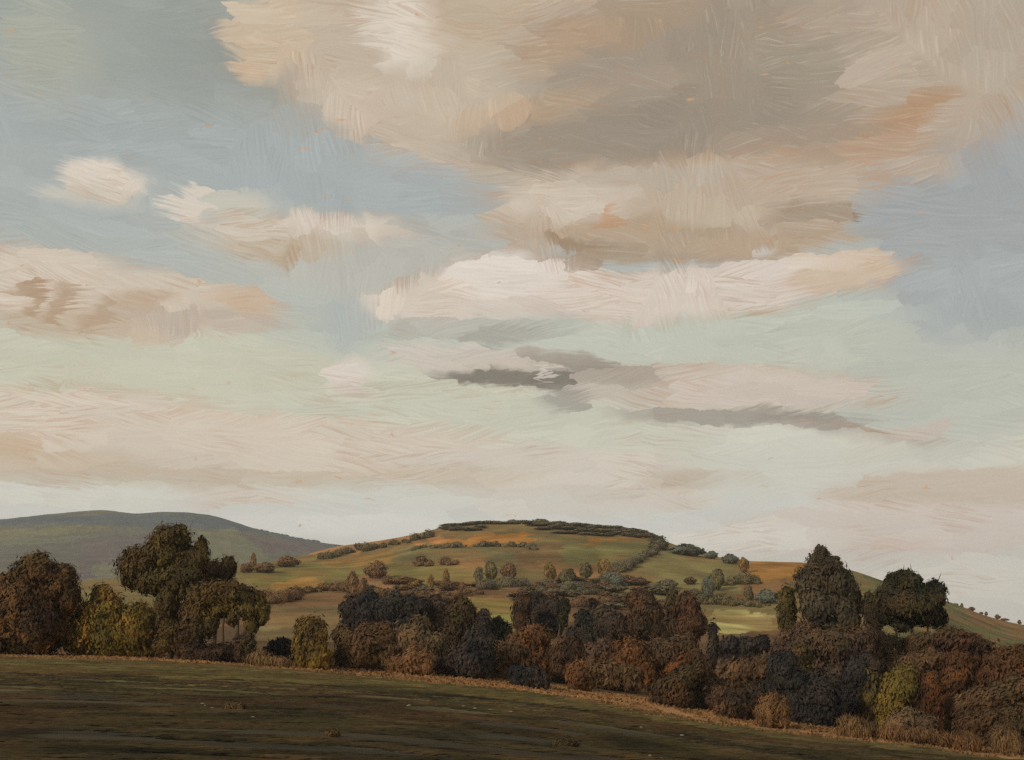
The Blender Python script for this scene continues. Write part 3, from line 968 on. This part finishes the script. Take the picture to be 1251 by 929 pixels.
near_tree('thin dark tree between the round-headed tree and the pale field gap', 'blue_dark', 150, [(590, 764, 11, 18), (593, 784, 12, 16)], [(590, 590, 766, 2)])
near_tree('dark bushy tree just left of the pale field gap', 'dark_green', 152, [(608, 776, 15, 18), (600, 790, 16, 16), (618, 790, 12, 14)], [(607, 607, 776, 2)])
near_bush('warm brown bush below the pale field gap', 'brown', 128, [(606, 808, 24, 20), (594, 796, 16, 16), (625, 800, 16, 16), (606, 826, 22, 9)])
near_bush('rust-brown bush under the square dark trees', 'rust', 138, [(642, 798, 26, 26), (652, 780, 22, 14), (662, 806, 18, 18)])
near_bush('low blue-black clump at the field margin under the rust bush', 'slate', 118, [(645, 826, 22, 10), (632, 822, 12, 9), (658, 830, 12, 6)])
near_tree('narrow black-brown tree on the left of the square dark trees', 'black_brown', 182, [(635, 752, 9, 24), (640, 740, 10, 12)], [(636, 636, 752, 2)])
near_tree('square dark purple-grey tree in the middle of the valley', 'slate', 188, [(660, 750, 18, 18), (654, 734, 14, 10), (676, 746, 14, 14), (668, 766, 20, 14)], [(662, 662, 750, 2.4)])
near_tree('pointed dark tree leaning between the square trees', 'dark_green', 180, [(687, 752, 8, 17), (690, 742, 6, 10)], [(687, 687, 752, 1.8)])
near_tree('dark pointed tree standing forward of the square dark trees', 'slate', 160, [(713, 772, 12, 22), (710, 756, 8, 10), (716, 788, 13, 16), (700, 785, 10, 18)], [(712, 712, 772, 2)])
near_bush('dark narrow thicket right of the rust bush', 'black_brown', 134, [(688, 806, 14, 24), (700, 800, 14, 22), (684, 822, 12, 9)])
near_tree('wide purple-grey tree behind the brown scrub', 'blue_dark', 202, [(744, 766, 22, 18), (732, 752, 16, 12), (760, 772, 16, 16)], [(744, 744, 764, 2.2)])
near_tree('round-headed dark tree right of the purple-grey tree', 'black_brown', 198, [(786, 740, 17, 15), (774, 734, 10, 9), (798, 752, 13, 16), (784, 766, 22, 18), (804, 772, 14, 14)], [(786, 786, 745, 2.5)])
near_tree('slim upright black-brown tree, taller of the two in the dark group', 'red_black', 190, [(821, 738, 8, 16), (822, 760, 9, 18)], [(822, 822, 740, 1.8)])
near_tree('blocky black-brown tree next to the slim upright tree', 'red_black', 187, [(840, 740, 13, 15), (846, 754, 13, 16), (840, 770, 17, 17), (857, 764, 8, 11)], [(845, 845, 745, 2.5)])
near_tree('dark columnar blue-black tree in front of the pale green field', 'slate', 166, [(872, 786, 6, 24), (870, 804, 7, 14)], [(871, 871, 796, 1.6)])
o = near_bush('blue-black hedge along the bottom of the pale green field', 'slate', 186, [(890, 791, 14, 11), (910, 791, 16, 11), (930, 790, 12, 11), (902, 800, 22, 9)], name='hedge', cat='hedge')
near_bush('dark grey bush in the scrub below the pointed tree', 'purple_brown', 150, [(724, 804, 20, 16), (740, 796, 16, 14)])
near_bush('orange-rust bush in the middle of the scrub', 'rust', 143, [(772, 800, 24, 17), (788, 808, 16, 12), (758, 812, 16, 12)])
near_bush('brown scrub bush below the orange-rust bush', 'brown', 132, [(746, 822, 24, 12), (722, 824, 16, 12), (768, 826, 16, 10)])
near_bush('dry orange shrub under the dark narrow thicket', 'rust', 125, [(706, 824, 14, 14), (716, 830, 10, 9)])
near_bush('tangled brown bush below the slim upright tree', 'purple_brown', 150, [(815, 800, 24, 18), (835, 792, 18, 15), (800, 812, 18, 12)])
near_bush('warm brown shrub left of the columnar tree', 'dark_rust', 142, [(846, 812, 18, 16), (826, 820, 16, 12)])
near_bush('black diagonal thicket near the field margin', 'black_brown', 122, [(826, 836, 20, 13), (806, 842, 13, 10), (844, 824, 15, 12), (858, 816, 12, 11)], lean=.6)
near_bush('brown bramble right of the black diagonal thicket', 'purple_brown', 124, [(864, 840, 17, 14), (878, 848, 16, 14), (852, 850, 14, 10)])
near_bush('smooth grey-brown mound of scrub between thicket and dark right trees', 'brown', 140, [(908, 822, 28, 15), (888, 832, 20, 14), (930, 820, 20, 17)], leaf=(1.6, 5.0), tilt=.55)
near_bush('dark shrub at the lower edge of the grey-brown mound', 'black_brown', 119, [(900, 860, 20, 14), (918, 852, 15, 15), (886, 868, 11, 9)])
near_bush('rounded pale tan bush at the edge of the field', 'tan_orange', 113, [(943, 864, 15, 14), (932, 870, 11, 9), (954, 870, 10, 10)], leaf=(1.0, 3.0))
# ---- the right-hand group
near_tree('tallest grey-olive tree of the right group with a pointed ragged top', 'grey_olive', 136,
          [(1004, 692, 19, 17), (1003, 676, 8, 9), (988, 714, 17, 22), (1024, 712, 17, 20), (1040, 728, 13, 20), (1000, 742, 24, 22), (1032, 752, 20, 20), (1020, 690, 9, 11), (1010, 772, 26, 18)],
          [(1010, 1008, 720, 5)])
near_tree('narrow dark olive column tree left of the tallest right tree', 'dark_olive', 141, [(962, 736, 10, 18), (961, 756, 11, 18), (963, 774, 10, 14)], [(962, 962, 740, 2.2)])
near_bush('purple-brown thicket below the tallest right tree', 'purple_brown', 133, [(990, 786, 30, 22), (1026, 790, 30, 22), (962, 796, 20, 18), (1056, 790, 18, 24)])
near_bush('small olive shrub set in the dark blue thicket', 'dark_olive', 126, [(978, 802, 15, 11), (966, 808, 10, 8)])
near_bush('blue-black round bush with a knobbed top behind the tan bush', 'slate', 122, [(956, 822, 18, 20), (962, 806, 9, 10), (976, 836, 18, 17), (944, 846, 12, 16), (968, 858, 20, 16)])
near_bush('large blue-black bush in the middle of the right group', 'slate', 121, [(1000, 846, 24, 24), (992, 868, 26, 14), (1014, 868, 18, 15)])
near_bush('dark ragged bush between the large blue-black bush and the olive-brown bush', 'slate', 127, [(1044, 828, 18, 24), (1040, 856, 22, 20), (1056, 812, 14, 16)])
near_tree('dark green flat-topped tree on several stems, right of the tallest right tree', 'dark_green', 150,
          [(1106, 712, 20, 14), (1086, 732, 18, 18), (1134, 732, 19, 16), (1110, 740, 34, 18), (1098, 708, 14, 10), (1144, 722, 13, 12), (1082, 752, 16, 12), (1130, 752, 22, 13), (1064, 742, 12, 14), (1066, 762, 10, 16), (1150, 758, 9, 16), (1104, 762, 12, 10)],
          [(1098, 1092, 742, 2.2), (1112, 1112, 740, 2.6), (1126, 1134, 742, 1.8), (1140, 1144, 745, 1.4)])
near_bush('grey-brown bush below the light gap under the flat-topped tree', 'purple_brown', 147, [(1075, 792, 26, 18), (1104, 796, 22, 12), (1066, 780, 14, 14)])
near_bush('dark red-black bramble under the right side of the flat-topped tree', 'red_black', 144, [(1130, 788, 24, 13), (1162, 784, 26, 15), (1188, 792, 24, 15), (1210, 802, 16, 9)], lean=.8, tilt=.7)
near_bush('brown arching bush above the olive-brown bush', 'brown', 136, [(1110, 812, 26, 13), (1136, 808, 22, 13), (1088, 820, 18, 12)], lean=.5)
near_bush('dark olive shrub beside the dark ragged bush', 'dark_olive', 126, [(1066, 848, 15, 28), (1064, 868, 15, 16)], tilt=.5)
near_bush('olive-brown bush lit on its crown in the right group', 'olive_orange', 125, [(1096, 842, 20, 22), (1102, 826, 16, 12), (1092, 864, 18, 16)], tilt=.5)
near_bush('dark rust block of foliage right of the olive-brown bush', 'dark_rust', 124, [(1136, 846, 15, 20), (1134, 866, 15, 16)], tilt=.5)
near_bush('grey-brown low shrub at the foot of the olive-brown bush', 'grey_brown', 120, [(1112, 880, 22, 12), (1092, 886, 14, 8), (1132, 884, 14, 9)])
near_bush('rust-brown bush behind the long brown brushwood', 'dark_rust', 134, [(1180, 822, 24, 18), (1164, 834, 18, 16), (1172, 808, 20, 11)], tilt=.55)
near_bush('dark rust bush at the right border of the view', 'dark_rust', 132, [(1232, 812, 28, 20), (1216, 828, 22, 18), (1256, 824, 28, 26), (1285, 830, 34, 34)], tilt=.55)
near_bush('long slanting bank of brown brushwood in the right corner', 'brown', 126, [(1168, 864, 22, 14), (1196, 856, 22, 14), (1222, 850, 22, 14), (1248, 842, 22, 15), (1275, 840, 24, 22)], lean=1.2, tilt=.4)
near_bush('black hedge clump low in the right corner', 'black_brown', 119, [(1186, 884, 18, 12), (1208, 884, 18, 15), (1232, 884, 18, 18), (1252, 884, 18, 22), (1276, 886, 22, 24)], name='hedge', cat='hedge')
near_bush('tan tuft of dry grass in front of the black hedge clump', 'tan', 113, [(1226, 904, 11, 12), (1236, 910, 9, 9)], name='grass_tuft', cat='grass tuft', leaf=(.5, 4.6), core=False, spread=.3, tilt=.35, cover=2.6)
near_bush('broad tan grass tuft under the grey-brown low shrub', 'tan', 112, [(1038, 888, 14, 10), (1054, 892, 14, 8)], name='grass_tuft', cat='grass tuft', leaf=(.5, 4.6), core=False, spread=.3, tilt=.35, cover=2.6)
near_bush('long dry grass tuft sloping along the right field margin', 'tan_orange', 112, [(1090, 897, 16, 7), (1120, 900, 18, 7), (1150, 905, 18, 8), (1180, 910, 16, 9)], name='grass_tuft', cat='grass tuft', leaf=(.5, 4.6), core=False, spread=.3, tilt=.35, cover=2.6)
near_bush('pale straw tuft left of the upright olive bush', 'tan', 112, [(314, 806, 11, 8), (332, 810, 16, 6), (345, 812, 10, 5)], name='grass_tuft', cat='grass tuft', leaf=(.5, 3.6), core=False, spread=.3, tilt=.4, cover=2.6)

# ------------------------------------------------------------------ trees, bushes and hedges on the hill
PROTO = {}


def unit_tree(pal, shape):
    """meshes of a small tree one unit high and one unit wide"""
    key = (pal, shape)
    if key in PROTO:
        return PROTO[key]
    SEED[0] += 1
    rng = np.random.default_rng(SEED[0])
    if shape == 'round':
        L = [((0, 0, .62), (.40, .40, .30)), ((-.2, .05, .45), (.28, .3, .24)), ((.22, -.05, .5), (.26, .3, .26)), ((.02, 0, .82), (.24, .24, .16)), ((0, 0, .26), (.34, .34, .22))]
    elif shape == 'tall':
        L = [((0, 0, .75), (.32, .32, .22)), ((.04, 0, .5), (.45, .4, .28)), ((-.05, 0, .28), (.42, .4, .24))]
    elif shape == 'oval':
        L = [((0, 0, .48), (.46, .4, .44)), ((.2, 0, .4), (.3, .3, .34)), ((-.22, 0, .42), (.28, .3, .36))]
    else:                               # a tree on a visible stem
        L = [((0, 0, .70), (.40, .4, .26)), ((-.22, 0, .52), (.24, .3, .22)), ((.24, 0, .56), (.24, .3, .24)), ((0, 0, .40), (.26, .3, .2)), ((-.1, 0, .2), (.2, .2, .14))]
    L2 = list(L)
    for c, r in L:
        for _ in range(4):
            w = rng.uniform(0, 2 * pi); t = rng.uniform(-.3, 1.0) * pi / 2
            q = np.array([cos(w) * cos(t), sin(w) * cos(t), sin(t)]); m = min(r) * rng.uniform(.3, .6)
            L2.append((np.array(c) + q * np.array(r) * .85, (m * 1.2, m, m)))
    V, F = foliage(L2, .05, .11, 1.5, rng, spread=.12, tilt=.6)
    tr = limbs([([(0, 0, -.08), (.01, 0, .2), (0, 0, .6)], [.05, .04, .02]), ([(0, 0, .3), (.12, .02, .45), (.2, 0, .6)], [.025, .02, .01]), ([(0, 0, .28), (-.1, -.02, .42), (-.2, 0, .56)], [.025, .02, .01])])
    PROTO[key] = [V, F, tr, None, None]
    return PROTO[key]


def hill_tree(label, pal, shape, x, y, w, h, name='tree', cat='tree', group=None, Y=None):
    p = hit(x, y) if Y is None else at(x, Y)
    k = p[1] / FPX
    V, F, tr, mc, mt = unit_tree(pal, shape)
    if name == 'bush':
        if mc is None:
            o = mesh_np('bush', V, F, fmat(pal)); PROTO[(pal, shape)][3] = o.data
        else:
            o = bpy.data.objects.new('bush', mc); C.objects.link(o)
        r = o
    else:
        r = bpy.data.objects.new(name, None)
        C.objects.link(r)
        if mc is None:
            o = mesh_np('crown', V, F, fmat(pal), r); PROTO[(pal, shape)][3] = mc = o.data
        else:
            o = bpy.data.objects.new('crown', mc); C.objects.link(o); o.parent = r
        if mt is None:
            o = mesh_np('trunk', tr[0], tr[1], bark, r, smooth=True); PROTO[(pal, shape)][4] = o.data
        else:
            o = bpy.data.objects.new('trunk', mt); C.objects.link(o); o.parent = r
    r.location = p
    r.scale = (w * k, w * k * .9, h * k)
    SEED[0] += 1
    r.rotation_euler = (0, 0, np.random.default_rng(SEED[0]).uniform(-.5, .5) + (pi if SEED[0] % 2 else 0))
    return tagit(r, label, cat, group)


def hedge(label, pal, pts, hpx, group=None, name='hedge'):
    """a hedge that follows the land between picture points; hpx is its height there"""
    SEED[0] += 1
    rng = np.random.default_rng(SEED[0])
    G = [hit(x, y) for x, y in pts]
    L = []
    for a, b in zip(G[:-1], G[1:]):
        n = max(2, int(np.linalg.norm(b - a) / (hpx * a[1] / FPX * .75)))
        for i in range(n):
            if rng.random() < .14:
                continue
            q = a + (b - a) * ((i + rng.uniform(-.3, .3)) / n)
            q = q * (1 + rng.normal(0, .006))
            q[2] = float(H(q[0] / q[1], q[1])[0]) + EYE
            h = hpx * q[1] / FPX * rng.choice([.45, .7, .9, 1.0, 1.5]) * rng.uniform(.85, 1.15)
            L.append((q + np.array([0, 0, h * .42]), (h * .75, h * .6, h * .58)))
    k = G[0][1] / FPX
    V, F = foliage(L, .7 * k, 1.2 * k, 1.5, rng, tilt=.9, spread=.16)
    o = mesh_np(name, V - G[0], F, fmat(pal), None, G[0])
    return tagit(o, label, 'hedge', group)


hill_tree('slender chimney-like brown tree between two low bushes on the far left slope', 'hill_brown', 'tall', 309, 697, 9, 20)
hill_tree('low brown bush left of the slender chimney-like tree', 'hill_brown', 'oval', 301, 700, 15, 11, 'bush', 'bush')
hill_tree('wide low brown bush right of the slender chimney-like tree', 'hill_brown', 'oval', 323, 700, 26, 12, 'bush', 'bush')
hill_tree('dark brown oval bush alone on the left shoulder of the hill', 'hill_brown', 'oval', 351, 693, 26, 13, 'bush', 'bush')
hill_tree('dark brown oval bush in the orange patch of the hillside', 'hill_brown', 'oval', 460, 707, 26, 20, 'bush', 'bush')
hill_tree('upright brown tree left of the orange patch on the hillside', 'hill_brown', 'round', 431, 728, 17, 28)
hill_tree('smaller brown tree touching the upright brown tree', 'hill_brown', 'round', 443, 732, 14, 24)
hill_tree('small brown mound bush above the level dark row of trees', 'hill_brown', 'oval', 463, 733, 20, 14, 'bush', 'bush')
hill_tree('dark mound bush on the brown hedge line left of the upright tree', 'hill_brown', 'oval', 402, 722, 20, 9, 'bush', 'bush')
hill_tree('thin rust tree, left of the pair above the level dark row', 'hill_olive', 'tall', 526, 722, 9, 19)
hill_tree('thin olive tree, right of the pair above the level dark row', 'hill_olive', 'tall', 545, 719, 10, 22)
hill_tree('low olive bush beside the thin rust tree', 'hill_olive', 'oval', 508, 721, 18, 12, 'bush', 'bush')
hill_tree('dark green round tree, darkest of the clump in mid hill', 'hill_green', 'round', 600, 712, 16, 25)
hill_tree('grey-green short tree on the left of the mid hill clump', 'hill_grey', 'round', 585, 713, 12, 19)
hill_tree('brown tree on the right of the mid hill clump', 'hill_brown', 'stem', 622, 712, 19, 23)
hill_tree('pale olive tree at the left of the four round hillside trees', 'hill_olive', 'stem', 672, 714, 16, 26)
hill_tree('dark domed tree among the four round hillside trees', 'hill_green', 'round', 693, 717, 21, 22)
hill_tree('olive round tree right of the dark domed hillside tree', 'hill_green', 'stem', 716, 712, 17, 24)
hill_tree('leaning tawny tree at the right of the four round hillside trees', 'hill_olive', 'stem', 738, 711, 18, 27)
hill_tree('blue-grey long bush on the skyline right of the wood', 'hill_blue', 'oval', 841, 679, 42, 13, 'bush', 'bush')
hill_tree('small blue-grey bush on the skyline, between the long and the drooping one', 'hill_blue', 'oval', 869, 683, 15, 9, 'bush', 'bush')
hill_tree('drooping grey-green bush on the skyline before the brown round tree', 'hill_blue', 'oval', 893, 689, 20, 11, 'bush', 'bush')
hill_tree('brown round tree beside the orange field on the right skyline', 'hill_olive', 'round', 909, 700, 14, 18)
hill_tree('round brown-green tree above the pale green field', 'hill_green', 'round', 876, 722, 18, 26)
hill_tree('blue-grey tree left of the round brown-green tree', 'hill_blue', 'round', 865, 730, 16, 24)
hill_tree('low olive bush left of the blue-grey tree', 'hill_grey', 'oval', 848, 729, 18, 9, 'bush', 'bush')
hill_tree('blue-grey mound bush right above the pale green field', 'hill_blue', 'oval', 938, 738, 28, 16, 'bush', 'bush')
hill_tree('small green tree in front of the tallest right tree, over the pale field', 'hill_green', 'tall', 915, 734, 12, 18)

hedge('dark hedge under the bright rim of the left hill shoulder', 'hill_green', [(392, 684), (430, 676), (480, 666), (530, 656)], 6)
hedge('thin grey hedge below the bright orange strip field', 'hill_grey', [(505, 672), (550, 669), (590, 668), (640, 668), (656, 673)], 4)
hedge('short brown hedge above the clump of mid hill trees', 'hill_brown', [(506, 690), (530, 692), (562, 690)], 6)
hedge('long grey hedge under the four round hillside trees', 'hill_grey', [(582, 722), (640, 716), (690, 722), (740, 716), (788, 712)], 7)
hedge('lower slate hedge sloping down under the four round trees', 'hill_grey', [(640, 730), (690, 727), (740, 728), (770, 732)], 6)
hedge('diagonal hedge climbing the hill to the end of the wood', 'hill_grey', [(752, 704), (766, 694), (782, 686), (796, 678), (808, 671)], 8)
hedge('low dark hedge above the round brown-green tree', 'hill_green', [(884, 718), (905, 712), (930, 716)], 10)
hedge('bushy brown hedge bounding the top of the pale green field', 'hill_green', [(852, 738), (880, 739), (910, 740), (945, 742)], 7)
hedge('dark brown hedge sloping left of the upright brown hill tree', 'hill_brown', [(330, 738), (360, 727), (400, 721), (440, 724)], 6)
hedge('reddish hedge in the hollow behind the spreading olive tree', 'hill_brown', [(312, 736), (340, 736), (365, 733)], 9)
hedge('brown hedge line above the level dark row of trees', 'hill_brown', [(470, 728), (520, 727), (560, 728), (590, 726)], 5)
hedge('dim hedge crossing the brown slope in mid valley', 'hill_brown', [(690, 742), (740, 740), (780, 742), (850, 742)], 7)
hedge('short slate hedge on the right of the four round hillside trees', 'hill_blue', [(744, 716), (758, 714), (770, 716)], 9)

# the wood on the crest
rngW = np.random.default_rng(77)
tops_x = [542, 552, 566, 580, 590, 605, 622, 640, 660, 690, 720, 750, 780, 800, 814]
tops_y = [650, 640, 639, 645, 646, 643, 638, 636, 638, 639, 642, 647, 650, 653, 660]
for row, (Yr, drop, x0, x1) in enumerate(((868, 0, 540, 815), (842, 3, 545, 812), (812, 7, 655, 812), (785, 11, 545, 600), (785, 11, 668, 800), (760, 15, 690, 806))):
    for i in range(int((x1 - x0) / 8.5)):
        x = x0 + i * 8.5 + rngW.uniform(-3.5, 3.5)
        Yc = Yr + rngW.uniform(-10, 10)
        ty = np.interp(x, tops_x, tops_y) + rngW.choice([-2, 0, 2, 4, 8]) + drop
        b = at(x, Yc)
        by = project(b[0] / b[1], (b[2] - EYE) / b[1])[1]
        hill_tree('grey-green tree of the wood along the crest of the hill', 'hill_wood' if rngW.random() < .75 else 'hill_grey', ['round', 'oval', 'round'][i % 3],
                  x, 0, rngW.uniform(13, 26), min(18, max(4, by - ty + 1)) * rngW.choice([.6, .9, 1, 1.1]), group='trees of the wood along the hill crest', Y=Yc)
# saplings along the right ridge
for i, (x, w, h, sh) in enumerate(((1170, 8, 3.5, 'oval'), (1178, 4, 6, 'tall'), (1189, 9, 5, 'round'), (1201, 5, 3, 'oval'), (1207, 4, 5, 'round'), (1221, 7, 5.5, 'round'), (1229, 10, 3, 'oval'), (1247, 5, 5, 'tall'))):
    hill_tree('tiny dark scrub tree in the broken row along the right ridge', 'hill_brown', sh, x, 0, w, h, group='scrub trees along the right ridge', Y=676)
# brown scrub on the lower slope
for i in range(60):
    x = rngW.uniform(430, 870); y = rngW.choice([716, 722, 728, 733, 738, 744]) + rngW.uniform(-3, 3)
    if 560 < x < 640 and y > 726:
        continue
    hill_tree('brown scrub bush in the dark growth on the lower slope of the hill', ['hill_brown', 'hill_scrub', 'hill_grey'][i % 3], ['oval', 'round'][i % 2], x, y, rngW.uniform(10, 44), rngW.uniform(5, 13), 'bush', 'bush', group='scrub on the lower slope of the hill')
# shrubs along the shoulder of the distant hill
for i in range(14):
    x = 300 + i * 6.5 + rngW.uniform(-2, 2)
    hill_tree('tiny dark shrub along the falling skyline of the distant hill', 'hill_grey', 'oval', x, 0, rngW.uniform(6, 10), rngW.uniform(2.5, 4), 'bush', 'bush', group='shrubs on the distant hill skyline', Y=3090)

# ------------------------------------------------------------------ thin stubble and grass on the field


def grass(name, seed, count, y0, y1, ulim, thr, length, height, width, upright, mat):
    """many thin blades lying along the rows, or standing"""
    g = np.random.default_rng(seed)
    Y = y0 * (y1 / y0) ** g.random(count)
    u = g.uniform(-ulim, ulim, count)
    X = u * Y
    den = vnoise(X / 2.4, Y / 1.0, 61 + seed) * .6 + vnoise(X / 7, Y / 2.5, 62 + seed) * .4
    kp = den > thr
    X, Y, u = X[kp], Y[kp], u[kp]
    n = len(X)
    Z = H(u, Y) + EYE
    flow = (vnoise(X / 6, Y / 5, 63) - .5) * .9 + g.normal(0, .10, n)
    if upright:
        flow = g.uniform(0, 6.28, n)
    sgn = np.where(g.random(n) < .5, -1, 1)
    L = g.uniform(*length, n); h = g.uniform(*height, n)
    w = g.uniform(*width, n) * (.7 + Y / 40)
    dx, dy = np.cos(flow) * sgn, np.sin(flow) * sgn
    P0 = np.stack([X, Y, Z - .02], 1)
    P1 = P0 + np.stack([dx * L * .4, dy * L * .4, h * (.7 if upright else 1)], 1)
    P2 = P0 + np.stack([dx * L, dy * L, h * (1 if upright else .7)], 1)
    if upright:
        sd = np.stack([np.ones(n), np.zeros(n), np.zeros(n)], 1) * w[:, None]
    else:
        sd = np.stack([-dy * .5, dx * .5, np.ones(n) * .9], 1) * w[:, None]
    V = np.stack([P0 - sd, P0 + sd, P1 - sd, P1 + sd, P2 - sd * .2, P2 + sd * .2], 1).reshape(-1, 3)
    i6 = np.arange(n)[:, None] * 6
    F = np.concatenate([i6 + np.array([[0, 2, 3, 1]]), i6 + np.array([[2, 4, 5, 3]])])
    o = mesh_np(name, V, F, mat)
    o['kind'] = 'stuff'


grass('grass', 5, 60000, 14.5, 60, .47, .40, (.3, .9), (.01, .045), (.005, .012), False, foliage_mat('stubble', (30, 28, 22), (50, 45, 31), (76, 63, 42), 1.4))
grass('grass', 6, 26000, 55, 108, .5, .42, (.8, 2.2), (.02, .07), (.006, .014), False, foliage_mat('crop_blades', (60, 54, 33), (78, 71, 44), (98, 86, 54), 1.5))
grass('dry_grass', 7, 24000, 107, 127, .56, .38, (.05, .3), (.06, .28), (.012, .03), True, foliage_mat('dry_blades', (88, 66, 45), (112, 84, 56), (134, 100, 66), 1.6, .2))

# ------------------------------------------------------------------ small things in the field
stone_m = bpy.data.materials.new('flint')
stone_m.use_nodes = True
_b = NB(stone_m.node_tree)
_n = _b.noise(_b.n('ShaderNodeNewGeometry').outputs['Position'], 9.0, 3.0).outputs[0]
stone_m.node_tree.links.new(_b.ramp(_n, [(.3, (.22, .17, .11)), (.7, (.46, .38, .27))]), stone_m.node_tree.nodes['Principled BSDF'].inputs['Base Color'])
stone_m.node_tree.nodes['Principled BSDF'].inputs['Roughness'].default_value = .8
STN = []
for s in range(3):
    rng = np.random.default_rng(900 + s)
    fn = lump_fn(rng, 4)
    na, nb = 12, 8
    th = np.linspace(0, 2 * pi, na, endpoint=False); ph = np.linspace(.03, pi - .03, nb)
    D = np.stack([np.outer(np.sin(ph), np.cos(th)), np.outer(np.sin(ph), np.sin(th)), np.outer(np.cos(ph), np.ones(na))], -1).reshape(-1, 3)
    V = D * (1, .8, .55) * (1 + .25 * fn(D * .6))[:, None]
    ii = np.arange(nb - 1)[:, None] * na; jj = np.arange(na)[None]
    F = np.stack([ii + jj, ii + na + jj, ii + na + (jj + 1) % na, ii + (jj + 1) % na], -1).reshape(-1, 4)
    STN.append((V, F))
SPOT = [(500, 863, 5), (514, 862, 4), (532, 863, 3), (566, 865, 6), (580, 867, 5), (599, 869, 6), (624, 871, 5), (736, 885, 3), (783, 890, 5), (833, 899, 4)]
LOW = [(733, 921, 3), (742, 922, 4), (752, 921, 5), (766, 925, 6), (778, 922, 3), (794, 924, 4), (808, 927, 3), (247, 861, 5), (251, 864, 5), (259, 866, 4), (309, 878, 6)]
sd = {}
for i, (x, y, s) in enumerate(SPOT + LOW):
    p = hit(x, y); k = p[1] / FPX * s * .62
    if i % 3 in sd:
        o = bpy.data.objects.new('stone', sd[i % 3]); C.objects.link(o)
    else:
        o = mesh_np('stone', *STN[i % 3], stone_m, smooth=True); sd[i % 3] = o.data
    o.location = p + np.array([0, 0, .1 * k]); o.scale = (k, k, k); o.rotation_euler = (0, 0, i * 1.3)
    if i < len(SPOT):
        tagit(o, 'pale stone in the thin line along the edge of the ploughed strip', 'stone', 'stones along the ploughed strip')
    elif i < len(SPOT) + 7:
        tagit(o, 'pale small stone scattered in the near soil at the bottom border', 'stone', 'stones at the bottom border')
    else:
        tagit(o, 'pale small stone near the dark weed clump in the field', 'stone', 'stones near the weed clump')


def field_weed(label, x, y, w, h, pal='dry_weed', leaf=(.6, 3.0)):
    SEED[0] += 1
    rng = np.random.default_rng(SEED[0])
    p = hit(x, y); k = p[1] / FPX
    L = [(p + np.array([rng.uniform(-.28, .28) * w * k, rng.uniform(-.15, .15) * w * k, h * k * rng.uniform(.05, .35)]), (w * k * rng.uniform(.2, .34), w * k * .25, h * k * rng.uniform(.2, .5))) for _ in range(9)]
    V, F = foliage(L, leaf[0] * k, leaf[1] * k, 1.8, rng, tilt=1.0, spread=.22, core=False)
    o = mesh_np('weed_clump', V - p, F, fmat(pal), None, p)
    return tagit(o, label, 'weeds')


field_weed('dark weed clump in the ploughed field below the upright olive bush side', 286, 868, 24, 14)
field_weed('low dark weed clump further right in the near soil', 405, 900, 18, 10)
field_weed('low brown weed clump where the furrows turn near mid field', 690, 912, 30, 14)
# ------------------------------------------------------------------ air
hz = bpy.data.materials.new('haze')
hz.use_nodes = True
for n in list(hz.node_tree.nodes):
    hz.node_tree.nodes.remove(n)
ho = hz.node_tree.nodes.new('ShaderNodeOutputMaterial')
hv = hz.node_tree.nodes.new('ShaderNodeVolumePrincipled')
hv.inputs['Color'].default_value = (.86, .86, .86, 1)
hv.inputs['Density'].default_value = .00012
hv.inputs['Anisotropy'].default_value = .1
hz.node_tree.links.new(hv.outputs[0], ho.inputs['Volume'])
b_ = 4750.0
V = [(x, y, z) for x in (-13000, 13000) for y in (-4900, 4900) for z in (-61.5, 300)]
F = [(0, 1, 3, 2), (4, 6, 7, 5), (0, 4, 5, 1), (2, 3, 7, 6), (0, 2, 6, 4), (1, 5, 7, 3)]
o = mesh_np('haze', V, F, hz)
o['kind'] = 'stuff'
